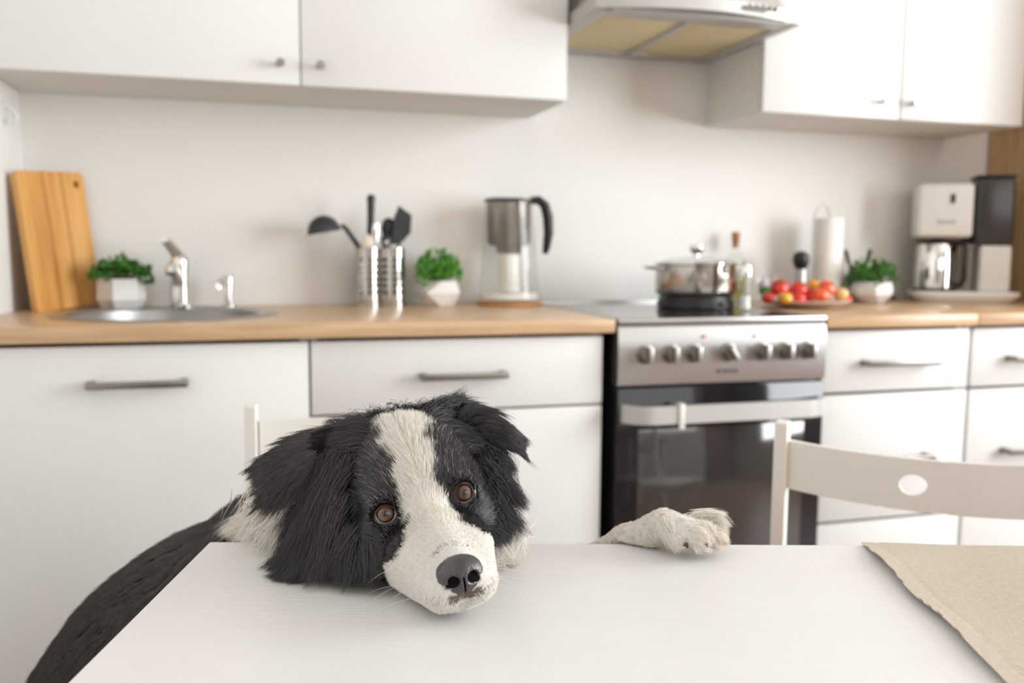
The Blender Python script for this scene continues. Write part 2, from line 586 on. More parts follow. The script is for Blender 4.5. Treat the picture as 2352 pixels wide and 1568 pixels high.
# worktops
def applied_boolean(base, cutter):
    md = base.modifiers.new('cut', 'BOOLEAN')
    md.operation, md.object, md.solver = 'DIFFERENCE', cutter, 'EXACT'
    dg = bpy.context.evaluated_depsgraph_get()
    me = bpy.data.meshes.new_from_object(base.evaluated_get(dg))
    base.modifiers.clear()
    base.data = me
    bpy.data.objects.remove(cutter)
    me.polygons.foreach_set('use_smooth', [True] * len(me.polygons))
    me.set_sharp_from_angle(angle=R(30))


SX, SY = -0.888, -0.285
top = MB().box(-1.209, 0.0, -0.60, -0.001, 0.832, 0.860, 0.003).build('worktop', 'oak')
cut = MB().lathe([(0.205, 0.8), (0.205, 0.9)], (SX, SY, 0), 64).build('cutter', 'oak')
bpy.context.view_layer.update()
applied_boolean(top, cut)
top.name = 'worktop'
tag(top, 'long light oak worktop carrying the sink, left of the oven', 'worktop', 'oak worktops')
tag(MB().box(0.5045, 0.9145, -0.60, -0.001, 0.832, 0.860, 0.003).build('worktop', 'oak'),
    'short light oak worktop right of the oven, under the plate of tomatoes', 'worktop', 'oak worktops')
tag(MB().box(0.9155, 1.474, -0.60, -0.001, 0.832, 0.860, 0.003).build('worktop', 'oak'),
    'light oak worktop at the far right under the coffee machine', 'worktop', 'oak worktops')

# tall wooden unit closing the run on the right
t = thing('tall_cabinet', 'tall light wooden cabinet at the far right edge beside the coffee machine', 'cabinet', (1.78, -0.31, 0))
MB().box(-0.30, 0.30, -0.29, 0.305, 0.0, 2.3, 0.002).build('carcass', 'tan', t)
d = MB().box(-0.298, 0.298, -0.31, -0.291, 0.08, 2.29, 0.002).build('door', 'tan', t)
MB().tube([(-0.25, -0.34, 0.95), (-0.25, -0.34, 1.25)], 0.006).box(-0.256, -0.244, -0.34, -0.31, 0.96, 0.972).box(-0.256, -0.244, -0.34, -0.31, 1.228, 1.24).build('handle', 'nickel', d)

# ------------------------------------------------------------------ wall cabinets
def wall_cabinet(label, x0, x1, knob_x, group):
    ox, zb, yf = (x0 + x1) / 2, 1.345, -0.2896
    t = thing('wall_cabinet', label, 'cabinet', (ox, -0.14, zb), group=group)
    b = MB()
    b.box(x0 - ox, x0 - ox + 0.016, -0.13, 0.139, 0, 0.75)
    b.box(x1 - ox - 0.016, x1 - ox, -0.13, 0.139, 0, 0.75)
    b.box(x0 - ox + 0.016, x1 - ox - 0.016, -0.13, 0.139, 0, 0.016)
    b.box(x0 - ox + 0.016, x1 - ox - 0.016, -0.13, 0.139, 0.734, 0.75)
    b.box(x0 - ox + 0.016, x1 - ox - 0.016, 0.13, 0.139, 0.016, 0.734)
    b.build('carcass', 'lamside', t)
    d = MB().box(x0 - ox + 0.0014, x1 - ox - 0.0014, yf + 0.14, -0.1315, 0.001, 0.749, 0.0015).build('door', 'lam', t)
    k = MB().lathe([(0.0045, 0.0), (0.0045, -0.018), (0.0085, -0.021), (0.009, -0.027), (0.008, -0.029)],
                   (knob_x - ox, yf + 0.14, 0.0415), 20, 'Y')
    k.build('knob', 'nickel', d)
    return t


wall_cabinet('white wall cabinet at the far left, above the sink', -1.207, -0.6053, -0.648, 'white wall cabinets')
wall_cabinet('white wall cabinet directly left of the extractor hood', -0.6053, -0.0016, -0.566, 'white wall cabinets')
wall_cabinet('brightly lit white wall cabinet directly right of the hood', 0.5124, 0.9167, 0.856, 'white wall cabinets')
wall_cabinet('white wall cabinet at the right edge above the coffee machine', 0.9197, 1.3185, 0.947, 'white wall cabinets')

# ------------------------------------------------------------------ extractor hood
t = thing('extractor_hood', 'silver extractor hood with yellowish filters above the cooker', 'extractor hood', (0.255, -0.25, 1.515))
def plan(z, inset=0.0, n=14):
    """outline of the tray: straight back, bulging front with rounded corners"""
    pts = [(-0.252 + inset, 0.245), (-0.252 + inset, -0.17)]
    for k in range(n + 1):
        a = k / n
        x = -0.252 + inset + (0.504 - 2 * inset) * a
        y = -0.20 + inset - 0.055 * math.sin(PI * a) ** 0.8
        pts.append((x, y))
    pts += [(0.252 - inset, -0.17), (0.252 - inset, 0.245)]
    return [(x, y, z) for x, y in pts]
b = MB()
rings = [plan(0.0, 0.006), plan(0.002, 0.0), plan(0.028, 0.0), plan(0.032, 0.006)]
n = len(rings[0])
vs = [p for r_ in rings for p in r_]
fs = [(i * n + k, i * n + (k + 1) % n, (i + 1) * n + (k + 1) % n, (i + 1) * n + k) for i in range(3) for k in range(n)]
fs.append(tuple(range(3 * n, 4 * n)))
b.add(vs, fs)
# underside frame with two openings for the filters
for x0, x1, y0, y1 in ((-0.246, -0.215, -0.19, 0.24), (0.215, 0.246, -0.19, 0.24), (-0.008, 0.008, -0.15, 0.20),
                       (-0.215, 0.215, 0.20, 0.24), (-0.215, 0.215, -0.215, -0.15)):
    b.box(x0, x1, y0, y1, -0.001, 0.012, 0.0015)
tray = b.build('tray', 'hoodsteel', t)
for x0, x1 in ((-0.213, -0.010), (0.010, 0.213)):
    f = MB()
    f.box(x0, x1, -0.148, 0.198, 0.004, 0.010, 0.001)
    g = f.build('filter', 'filter', t)
    MB().box((x0 + x1) / 2 - 0.03, (x0 + x1) / 2 + 0.03, -0.142, -0.128, 0.0015, 0.005, 0.001).build('latch', 'silver', g)
b = MB()
lo, hi = (-0.235, 0.235, -0.17, 0.245), (-0.11, 0.11, -0.03, 0.245)
v = []
for (x0, x1, y0, y1), z in ((lo, 0.03), ((-0.23, 0.23, -0.165, 0.245), 0.05), ((-0.14, 0.14, -0.05, 0.245), 0.24), (hi, 0.26)):
    v += [(x0, y0, z), (x1, y0, z), (x1, y1, z), (x0, y1, z)]
b.add(v, [(4 * i + k, 4 * i + (k + 1) % 4, 4 * i + 4 + (k + 1) % 4, 4 * i + 4 + k) for i in range(3) for k in range(4)] + [(12, 13, 14, 15)])
b.build('hood_body', 'hoodsteel', t)
MB().box(-0.11, 0.11, -0.03, 0.245, 0.258, 1.0, 0.001).build('chimney', 'hoodsteel', t)
for k in range(5):
    x = 0.083 + 0.0165 * k
    MB().lathe([(0.0068, 0), (0.0068, -0.006), (0.005, -0.0085)], (x, -0.2545 + 0.1 * max(0, (x - 0.1)) ** 1.4 * 3, 0.016), 20, 'Y').build('push_button', 'chrome', t)

# ------------------------------------------------------------------ cooker
t = thing('cooker', 'free-standing steel and black electric cooker with a glass oven door', 'cooker', (0.2534, -0.30, 0))
W = 0.2479
b = MB()
b.box(-W + 0.002, W - 0.002, -0.272, 0.28, 0.05, 0.848, 0.002)
for x in (-0.2, 0.2):
    for y in (-0.22, 0.24):
        b.lathe([(0.016, 0.0), (0.016, 0.052)], (x, y, 0), 16)
b.build('body', 'enamel', t)
p = MB()
prof = [(-0.300, 0.7213), (-0.303, 0.735), (-0.3035, 0.80), (-0.301, 0.838), (-0.294, 0.847), (-0.272, 0.8475), (-0.272, 0.7213)]
vs = [(-W, y, z) for y, z in prof] + [(W, y, z) for y, z in prof]
k7 = len(prof)
p.add(vs, [(i, (i + 1) % k7, (i + 1) % k7 + k7, i + k7) for i in range(k7)] + [tuple(range(k7)), tuple(range(k7, 2 * k7))[::-1]])
p.build('control_panel', 'steel', t)
fr = MB()
fr.box(-W - 0.0008, W + 0.0008, -0.302, -0.288, 0.8485, 0.8605, 0.003)
fr.box(-W - 0.0008, W + 0.0008, 0.262, 0.285, 0.8485, 0.8665, 0.003)
fr.box(-W - 0.0008, -W + 0.012, -0.290, 0.264, 0.8485, 0.8605, 0.002)
fr.box(W - 0.012, W + 0.0008, -0.290, 0.264, 0.8485, 0.8605, 0.002)
fr.build('hob_frame', 'steel', t)
MB().box(-W + 0.0115, W - 0.0115, -0.2885, 0.2625, 0.848, 0.8595).build('hob_glass', 'ceramic', t)
for i, (kx, big) in enumerate(((0.066, 1), (0.124, 1), (0.177, 1), (0.259, 0), (0.339, 0), (0.396, 0), (0.453, 0))):
    x = kx - 0.2534
    k = MB().lathe([(0.0205, 0), (0.0205, -0.003), (0.0165, -0.005), (0.0158, -0.018), (0.0145, -0.0205)], (x, -0.3035, 0.786), 28, 'Y')
    kn = k.build('knob', 'nickel', t)
    ang = -0.55 if i == 3 else 0.0
    g = MB().box(-0.0045, 0.0045, -0.012, 0.0, -0.0165, 0.0165, 0.0015)
    g.build('grip', 'steel', kn, loc=(x, -0.3235, 0.786), rot=(0, ang, 0))
MB().lathe([(0.0034, 0), (0.0034, -0.002)], (0.200 - 0.2534, -0.3035, 0.821), 16, 'Y').build('indicator_lamp', 'red', t)
MB().lathe([(0.0034, 0), (0.0034, -0.002)], (0.322 - 0.2534, -0.3035, 0.820), 16, 'Y').build('indicator_lamp', 'amber', t)
text_part('logo_lettering', 'HANSA', 0.0125, (0.264 - 0.2534, -0.3035, 0.7455), (R(90), 0, 0), 'ink', t)
b = MB()
for a in (0, 1):
    b.box(0.2335 - 0.2534 - 0.0 + a * 0.0035, 0.2335 - 0.2534 + 0.002 + a * 0.0035, -0.3045, -0.3025, 0.742, 0.7495)
b.build('logo_mark', 'ink', t)
# oven door
d = MB().box(-W, W, -0.302, -0.273, 0.165, 0.7165, 0.004).build('oven_door', 'oglass', t)
MB().box(-0.200, 0.200, -0.3032, -0.301, 0.27, 0.628, 0.0015).build('door_window', 'owin', d)
# wide flat bar bending back to the door at both ends
h = MB()
path = [(-0.241, -0.304), (-0.241, -0.318), (-0.212, -0.346), (-0.18, -0.352), (0.18, -0.352), (0.212, -0.346), (0.241, -0.318), (0.241, -0.304)]
inner = [(-0.229, -0.304), (-0.229, -0.313), (-0.208, -0.335), (-0.18, -0.340), (0.18, -0.340), (0.208, -0.335), (0.229, -0.313), (0.229, -0.304)]
zt, zl = 0.683, 0.646
v = []
for (a, b_), (c, e) in zip(path, inner):
    v += [(a, b_, zl), (a, b_, zt), (c, e, zt), (c, e, zl)]
f = []
for i in range(len(path) - 1):
    for k in range(4):
        f.append((4 * i + k, 4 * i + (k + 1) % 4, 4 * i + 4 + (k + 1) % 4, 4 * i + 4 + k))
f += [(0, 1, 2, 3), (28, 31, 30, 29)]
h.add(v, f)
h.build('door_handle', 'silver', d)
MB().box(-W, W, -0.300, -0.273, 0.055, 0.158, 0.003).build('storage_drawer', 'oglass', t)
# white hook clipped over the oven handle
hk = MB()
hk.box(-0.006, 0.006, -0.0030, 0.0, -0.010, 0.041, 0.001)
hk.box(-0.006, 0.006, -0.003, 0.020, 0.040, 0.043, 0.001)
hk.box(-0.006, 0.006, 0.0170, 0.020, 0.012, 0.043, 0.001)
o = hk.build('plastic_clip', 'white', None, loc=(0.128, -0.6535, 0.645))
tag(o, 'small white clip hooked over the oven door handle', 'clip')

# ------------------------------------------------------------------ things on the worktop
def wat(px, py, y):
    """world point of a pixel on the vertical plane at world y"""
    d = _f + (px - 1176) / FPX * _R - (py - 784) / FPX * _U
    return CAM + d * (y - CAM[1]) / d[1]


ZC = 0.8603

# cutting board leaning into the corner
BL, BR = Vector((-1.163, -0.168, ZC + 0.0022)), Vector((-1.057, -0.019, ZC + 0.0022))
u = (BR - BL).normalized()
up = Vector((-0.031, 0.002, 0.297)).normalized()
u2 = (u - up * u.dot(up)).normalized()
nrm = u2.cross(up)
Mx = Matrix(((u2.x, -nrm.x, up.x, 0), (u2.y, -nrm.y, up.y, 0), (u2.z, -nrm.z, up.z, 0), (0, 0, 0, 1)))
b = MB()
wd, ht, th = 0.183, 0.302, 0.016
bm = bmesh.new()
pts = []
for cx, cz, a0 in ((wd / 2 - 0.012, ht - 0.012, 0), (-wd / 2 + 0.012, ht - 0.012, 90), (-wd / 2 + 0.005, 0.005, 180), (wd / 2 - 0.005, 0.005, 270)):
    rr = 0.012 if cz > 0.1 else 0.005
    for k in range(6):
        a = R(a0 + 18 * k)
        pts.append((cx + rr * math.cos(a), cz + rr * math.sin(a)))
npt = len(pts)
b.add([(x, -th / 2, z) for x, z in pts] + [(x, th / 2, z) for x, z in pts],
      [tuple(range(npt)), tuple(range(npt, 2 * npt))[::-1]] + [(k, (k + 1) % npt, (k + 1) % npt + npt, k + npt) for k in range(npt)])
board = b.build('cutting_board', 'board')
cut = MB().lathe([(0.0085, -0.03), (0.0085, 0.03)], (0.068, 0, 0.274), 24, 'Y').build('cutter', 'brown')
bpy.context.view_layer.update()
applied_boolean(board, cut)
board.matrix_world = Matrix.Translation((BL + BR) / 2) @ Mx
tag(board, 'honey-coloured wooden cutting board leaning in the left corner of the worktop', 'cutting board')

# round sink
t = thing('sink', 'round stainless steel sink set into the left worktop', 'sink', (SX, SY, 0.70))
z = ZC - 0.70
MB().lathe([(0.0, 0.0), (0.05, 0.0), (0.14, 0.006), (0.178, 0.03), (0.188, 0.07), (0.190, z - 0.004), (0.196, z + 0.0015), (0.222, z + 0.0025),
            (0.226, z + 0.0005), (0.224, z - 0.0002), (0.2045, z - 0.0005), (0.196, z - 0.01), (0.194, 0.07), (0.184, 0.028), (0.143, 0.0), (0.05, -0.006), (0, -0.006)], n=72, cap=False).build('bowl', 'steel', t)
MB().lathe([(0.0, 0.003), (0.03, 0.003), (0.038, 0.001), (0.038, 0.0005)], n=32).build('drain', 'chrome', t)

# tap
p = wat(413, 706, -0.105)
t = thing('tap', 'chrome single-lever kitchen tap behind the sink', 'tap', (p[0], -0.075, ZC))
MB().lathe([(0.027, 0), (0.027, 0.004), (0.0215, 0.010), (0.0205, 0.09), (0.0215, 0.102), (0.0205, 0.114), (0.015, 0.122), (0, 0.124)], n=32).build('body', 'chrome', t)
MB().tube([(-0.002, -0.010, 0.058), (-0.006, -0.05, 0.078), (-0.011, -0.095, 0.092), (-0.008, -0.128, 0.095), (-0.008, -0.140, 0.091), (-0.008, -0.144, 0.082)],
          [0.0135, 0.013, 0.0125, 0.0125, 0.0125, 0.012], 18).build('spout', 'chrome', t)
MB().tube([(0.002, 0.004, 0.112), (-0.008, -0.012, 0.130), (-0.021, -0.045, 0.150), (-0.027, -0.062, 0.158)], [0.0165, 0.0145, 0.0125, 0.010], 16, flat=0.85).build('lever', 'chrome', t)

p = wat(525, 706, -0.095)
t = thing('soap_dispenser', 'small chrome soap dispenser right of the tap', 'soap dispenser', (p[0], -0.07, ZC))
MB().lathe([(0.017, 0), (0.017, 0.006), (0.0095, 0.010), (0.0095, 0.05), (0.0115, 0.052), (0.0115, 0.073), (0.009, 0.077), (0, 0.078)], n=28).build('pump', 'chrome', t)
MB().tube([(0.0, 0.0, 0.066), (-0.014, -0.03, 0.064), (-0.020, -0.046, 0.055), (-0.021, -0.048, 0.044)], [0.009, 0.0085, 0.0075, 0.007], 14).build('nozzle', 'chrome', t)


# potted parsley
def pot_plant(label, loc, pot_kind, r, h, fol, nleaf, seed, rotz=0.0, leafmat='leaf'):
    rnd = random.Random(seed)
    t = thing('potted_herb', label, 'potted plant', loc, rotz, 'white pots of parsley')
    b = MB()
    if pot_kind == 'hex':
        rows, nn = [(0.78, 0.0), (1.0, 0.30), (0.96, 1.0)], 6
        tw = [0, 0, 0]
    elif pot_kind == 'facet':
        rows, nn = [(0.62, 0.0), (1.0, 0.52), (0.72, 1.0)], 5
        tw = [0, PI / 5, 0]
    else:
        rows, nn = [(0.52, 0.0), (0.97, 0.42), (1.0, 0.66), (0.84, 1.0)], 7
        tw = [0, PI / 7, PI / 7, 0]
    vs, fs = [], []
    for (q, zz), w0 in zip(rows, tw):
        vs += [(r * q * math.cos(2 * PI * k / nn + w0), r * q * math.sin(2 * PI * k / nn + w0), h * zz) for k in range(nn)]
    q, zz = rows[-1]
    vs += [(r * (q - 0.08) * math.cos(2 * PI * k / nn + tw[-1]), r * (q - 0.08) * math.sin(2 * PI * k / nn + tw[-1]), h) for k in range(nn)]
    vs += [(r * (q - 0.12) * math.cos(2 * PI * k / nn + tw[-1]), r * (q - 0.12) * math.sin(2 * PI * k / nn + tw[-1]), h * 0.86) for k in range(nn)]
    L = len(rows) + 2
    for i in range(L - 1):
        for k in range(nn):
            a, c = i * nn + k, i * nn + (k + 1) % nn
            if i < L - 1 and i < len(rows) - 1 and tw[i] != tw[i + 1]:
                if tw[i] < tw[i + 1]:
                    fs += [(a, c, a + nn), (c, c + nn, a + nn)]
                else:
                    fs += [(a, c, c + nn), (a, c + nn, a + nn)]
            else:
                fs.append((a, c, c + nn, a + nn))
    fs.append(tuple(range(nn))[::-1])
    b.add(vs, fs)
    po = b.build('pot', 'potwhite', t)
    po.data.set_sharp_from_angle(angle=R(12))
    MB().lathe([(0, h * 0.88), (r * (q - 0.13), h * 0.88)], n=24, cap=False).build('soil', 'soil', t)
    # stems and curled leaves
    st, lf = MB(), MB()
    fx, fy, fz, cx_ = fol
    for i in range(nleaf):
        a = rnd.uniform(0, 2 * PI)
        rr = math.sqrt(rnd.random()) * (0.88 + 0.14 * math.sin(3 * a + seed) + 0.10 * math.sin(5 * a + 2 * seed))
        el = rnd.random() ** 0.7
        px_ = cx_ + fx * rr * math.cos(a)
        py_ = fy * rr * math.sin(a)
        pz_ = h * 0.9 + fz * (0.25 + 0.75 * el) * (1 - 0.55 * rr * rr) * (0.86 + 0.22 * math.sin(2.3 * a + seed * 1.7)) + (-0.012 if rr > 0.85 else 0)
        tip = Vector((px_, py_, pz_))
        if i % 6 == 0:
            b0 = Vector((px_ * 0.25, py_ * 0.25, h * 0.88))
            st.tube([b0, b0.lerp(tip, 0.55) + Vector((0, 0, 0.006)), tip], 0.0009, 5)
        out = (tip - Vector((0, 0, h * 0.9))).normalized()
        for _ in range(3):
            dr_ = (out + Vector((rnd.uniform(-1, 1), rnd.uniform(-1, 1), rnd.uniform(-0.6, 0.9)))).normalized()
            sd = dr_.cross(Vector((rnd.uniform(-1, 1), rnd.uniform(-1, 1), rnd.uniform(-1, 1)))).normalized()
            nn_ = dr_.cross(sd)
            s = rnd.uniform(0.006, 0.0105)
            pr = [tip, tip + dr_ * s * .45 + sd * s * .55 + nn_ * s * .18, tip + dr_ * s * .8 + sd * s * .28, tip + dr_ * s * 1.15 + nn_ * s * .2,
                  tip + dr_ * s * .8 - sd * s * .28, tip + dr_ * s * .45 - sd * s * .55 + nn_ * s * .18, tip + dr_ * s * .6 - nn_ * s * .12]
            lf.add(pr, [(0, 1, 6), (1, 2, 6), (2, 3, 6), (3, 4, 6), (4, 5, 6), (5, 0, 6)])
    st.build('stem', 'stem', t)
    lf.build('foliage', leafmat, t)
    return t


p = wat(277, 706, -0.11)
pot_plant('white hexagonal pot of green parsley beside the cutting board', (p[0], -0.085, ZC), 'hex', 0.053, 0.068, (0.074, 0.050, 0.056, 0.0), 300, 3, 0.30)
p = wat(1016, 704, -0.14)
pot_plant('white faceted pot of bushy parsley beside the water jug', (p[0], -0.095, ZC), 'facet', 0.062, 0.062, (0.088, 0.055, 0.080, -0.002), 400, 5, 0.9, 'leaf2')
p = wat(2008, 696, -0.2)
pot_plant('white rounded pot of parsley beside the coffee machine', (p[0] + 0.010, -0.175, ZC), 'round', 0.060, 0.058, (0.090, 0.045, 0.072, -0.004), 340, 8, 0.2)


# utensil pots
def utensil_pot(px, label):
    p = wat(px, 703, -0.12)
    t = thing('utensil_pot', label, 'utensil holder', (p[0], -0.09, ZC), group='perforated steel utensil pots')
    rr, hh = 0.0315, 0.142
    nb, nz = 60, 46
    b = MB()
    vs, fs = [], []
    for rad in (rr, rr - 0.001):
        for j in range(nz + 1):
            for k in range(nb):
                a = 2 * PI * k / nb
                vs.append((rad * math.cos(a), rad * math.sin(a), hh * j / nz))
    off = (nz + 1) * nb
    def hole(j, k):
        return 8 <= j <= 38 and (j % 5) in (0, 1, 2) and (k % 6) in (1, 2, 3)
    for j in range(nz):
        for k in range(nb):
            a, c = j * nb + k, j * nb + (k + 1) % nb
            if hole(j, k):
                continue
            fs.append((a, c, c + nb, a + nb))
            fs.append((a + off, a + nb + off, c + nb + off, c + off))
    b.add(vs, fs)
    b.lathe([(rr, 0.0), (rr + 0.0018, 0.0), (rr + 0.0018, 0.010), (rr, 0.012)], n=nb, cap=False)
    b.lathe([(rr, hh - 0.004), (rr + 0.001, hh - 0.003), (rr + 0.001, hh), (rr - 0.001, hh)], n=nb, cap=False)
    b.lathe([(0, 0.0005), (rr, 0.0005)], n=nb, cap=False)
    b.build('perforated_sleeve', 'potsteel', t)
    return t


u1 = utensil_pot(849, 'left of the two perforated steel pots holding kitchen utensils')
u2_ = utensil_pot(906, 'right of the two perforated steel pots, nearer the water jug')
x1, x2, yy, z0 = u1.location.x, u2_.location.x, -0.09, ZC

# ladle, hanging over to the left
t = thing('ladle', 'dark grey soup ladle leaning out to the left of the steel pots', 'ladle', (x1 - 0.004, yy + 0.006, z0 + 0.004))
e = wat(790, 515, -0.10)
e = Vector((e[0] - x1, 0.0, e[2] - z0 - 0.004))
MB().tube([(0.018, -0.004, 0.002), (0.004, 0, 0.08), (-0.018, 0, 0.142), (e.x + 0.012, 0, e.z - 0.012), (e.x, 0, e.z)],
          [0.004, 0.006, 0.0085, 0.0075, 0.006], 12, flat=0.8).build('handle', 'dkgrey', t)
c = wat(750, 528, -0.10)
c = Vector((c[0] - x1, 0.0, c[2] - z0 - 0.004))
b = MB()
prof = [(0.0005, 0.042), (0.016, 0.0385), (0.030, 0.029), (0.038, 0.014), (0.041, 0.0), (0.0395, 0.0), (0.0365, 0.0135), (0.029, 0.0275), (0.0155, 0.037), (0.0005, 0.0405)]
b.lathe(prof, (0, 0, 0), 36, cap=False)
o = b.build('bowl', 'dkgrey', t, loc=(c.x, 0, c.z - 0.006), rot=(0.0, R(-10), 0))

def rod_utensil(name, label, cat, base, tip, m, head):
    t = thing(name, label, cat, tuple(base))
    tp = Vector(tip) - Vector(base)
    head(t, tp)
    return t

# black-handled knife sharpener / peeler, tallest
base = Vector((x1 + 0.004, yy, z0 + 0.004))
tip = wat(853, 452, -0.10)
t = thing('kitchen_knife', 'tall black handle with a hanging ring standing in the left steel pot', 'kitchen utensil', tuple(base))
tp = Vector((tip[0], yy - 0.004, tip[2])) - base
MB().tube([(0, 0, 0), tp * 0.5], [0.003, 0.004], 10, flat=0.4).build('blade', 'steel', t)
MB().tube([tp * 0.5, tp * 0.62, tp * 0.8, tp * 0.95, tp], [0.008, 0.0105, 0.0095, 0.0105, 0.0105], 14, flat=0.9).lathe(
    [(0.008, -0.004), (0.0105, -0.002), (0.0105, 0.002), (0.008, 0.004)], tuple(tp * 0.985), 20, 'Y').build('handle', 'black', t)
MB().lathe([(0.0042, -0.0055), (0.0042, -0.0048), (0.0005, -0.0048)], tuple(tp * 0.985), 16, 'Y').build('ring', 'silver', t)

# spatula (turner) with a broad angled head
base = Vector((x2 + 0.006, yy + 0.004, z0 + 0.004))
tip = wat(920, 545, -0.10)
t = thing('spatula', 'broad dark grey spatula standing head up in the right steel pot', 'spatula', tuple(base))
tp = Vector((tip[0], yy, tip[2])) - base
MB().tube([(0, 0, 0), tp * 0.6, tp], [0.004, 0.0045, 0.0065], 10, flat=0.6).build('handle', 'dkgrey', t)
b = MB()
o2 = [(900, 560), (905, 500), (916, 472), (946, 494), (944, 535), (925, 556), (912, 562)]
pp = [wat(a, c_, -0.10) for a, c_ in o2]
vs = [(q[0] - base.x, (yy - 0.003) - base.y - 0.006 * (q[2] - pp[0][2]) / 0.08, q[2] - base.z) for q in pp]
nn = len(vs)
b.add(vs + [(x, y + 0.003, z_) for x, y, z_ in vs], [tuple(range(nn)), tuple(range(nn, 2 * nn))[::-1]] + [(k, (k + 1) % nn, (k + 1) % nn + nn, k + nn) for k in range(nn)])
b.build('blade', 'dkgrey', t)

# second turner behind
base = Vector((x2 - 0.006, yy + 0.012, z0 + 0.004))
tip = wat(893, 500, -0.08)
t = thing('slotted_spoon', 'black nylon spoon just behind the broad spatula', 'spoon', tuple(base))
tp = Vector((tip[0], yy + 0.012, tip[2])) - base
MB().tube([(0, 0, 0), tp * 0.7], [0.004, 0.0045], 10, flat=0.6).build('handle', 'black', t)
MB().tube([tp * 0.68, tp * 0.76, tp * 0.88, tp * 0.97, tp], [0.005, 0.014, 0.019, 0.014, 0.004], 18, flat=0.22, up=(0, 1, 0)).build('bowl', 'black', t)

# short black handle with metal ring
base = Vector((x2 - 0.012, yy - 0.006, z0 + 0.004))
tip = wat(888, 540, -0.11)
t = thing('peeler', 'short black peeler handle with a hanging hole in the right steel pot', 'peeler', tuple(base))
tp = Vector((tip[0], yy - 0.008, tip[2])) - base
MB().tube([(0, 0, 0), tp * 0.45, tp * 0.8, tp * 0.96, tp], [0.004, 0.006, 0.0105, 0.0125, 0.007], 16, flat=0.5, up=(0, 1, 0)).build('handle', 'black', t)
MB().lathe([(0.0048, -0.0075), (0.0048, -0.0062), (0.0005, -0.0062)], tuple(tp * 0.90), 16, 'Y').build('ring', 'silver', t)

# steel whisk-like spoon, bright
base = Vector((x1 + 0.010, yy - 0.010, z0 + 0.004))
tip = wat(864, 513, -0.11)
t = thing('table_spoon', 'bright steel spoon handle leaning right in the left steel pot', 'spoon', tuple(base))
tp = Vector((tip[0], yy - 0.014, tip[2])) - base
MB().tube([(0, 0, 0), tp * 0.7, tp * 0.92, tp], [0.003, 0.004, 0.009, 0.006], 14, flat=0.3, up=(0, 1, 0)).build('handle', 'chrome', t)
# pale silicone spatula
base = Vector((x1 - 0.008, yy - 0.012, z0 + 0.004))
tip = wat(846, 538, -0.11)
t = thing('scraper', 'pale pinkish scraper just showing above the left steel pot', 'scraper', tuple(base))
tp = Vector((tip[0], yy - 0.012, tip[2])) - base
MB().tube([(0, 0, 0), tp * 0.72, tp * 0.82, tp * 0.95, tp], [0.004, 0.005, 0.0145, 0.012, 0.004], 18, flat=0.3, up=(0, 1, 0)).build('blade', 'plate', t)

# ------------------------------------------------------------------ water filter jug on a wooden trivet
px_ = wat(1170, 700, -0.095)[0]
tag(MB().lathe([(0.080, 0), (0.084, 0.002), (0.084, 0.0065), (0.082, 0.008), (0, 0.008)], n=48).build('trivet', 'trivet', None, (px_, -0.095, ZC)),
    'thin round honey-coloured wooden trivet under the water jug', 'trivet')
t = thing('water_filter_jug', 'clear water filter jug with a smoky top and black handle', 'water jug', (px_, -0.095, ZC + 0.0083))
E = 0.78
def oval(prof, name, m, parent, dx=lambda h: 0.0, ex=1.0, ey=0.72, n=48, cap=False):
    b = MB()
    vs, fs = [], []
    for r_, h in prof:
        for k in range(n):
            a = 2 * PI * k / n
            vs.append((r_ * ex * math.cos(a) + dx(h), r_ * ey * math.sin(a), h))
    for i in range(len(prof) - 1):
        for k in range(n):
            a, c_ = i * n + k, i * n + (k + 1) % n
            fs.append((a, c_, c_ + n, a + n))
    if cap:
        fs.append(tuple(range(n))[::-1])
        o_ = (len(prof) - 1) * n
        fs.append(tuple(range(o_, o_ + n)))
    b.add(vs, fs)
    return b.build(name, m, parent)
sh = lambda h: -0.004 * h / 0.25
oval([(0.0005, 0.0), (0.072, 0.0), (0.079, 0.006), (0.079, 0.03), (0.072, 0.11), (0.064, 0.20), (0.062, 0.252), (0.060, 0.252),
      (0.062, 0.20), (0.070, 0.11), (0.077, 0.03), (0.076, 0.008), (0.0005, 0.005)], 'jug_body', 'glass', t, sh)
oval([(0.0005, 0.006), (0.0745, 0.0065), (0.0755, 0.022), (0.0005, 0.022)], 'water_layer', 'paper', t, sh)
oval([(0.0575, 0.250), (0.056, 0.15), (0.050, 0.142), (0.034, 0.138), (0.032, 0.122), (0.0005, 0.120), (0.0005, 0.122), (0.030, 0.124),
      (0.032, 0.140), (0.048, 0.144), (0.054, 0.152), (0.0555, 0.250)], 'funnel', 'smoke', t, sh)
oval([(0.0005, 0.024), (0.026, 0.024), (0.028, 0.030), (0.0275, 0.112), (0.024, 0.1195), (0.0005, 0.1195)], 'filter_cartridge', 'white', t, sh, ey=1.0)
oval([(0.0005, 0.262), (0.04, 0.262), (0.060, 0.259), (0.0645, 0.255), (0.064, 0.2505), (0.0005, 0.2505)], 'lid', 'dkglass', t, sh)
MB().tube([(0.055, 0, 0.256), (0.075, 0, 0.258), (0.092, 0, 0.245), (0.101, 0, 0.215), (0.103, 0, 0.175), (0.098, 0, 0.138), (0.094, 0, 0.122)],
          [0.010, 0.0115, 0.0125, 0.0135, 0.0125, 0.010, 0.007], 16, flat=1.2, up=(0, 1, 0)).build('handle', 'black', t)

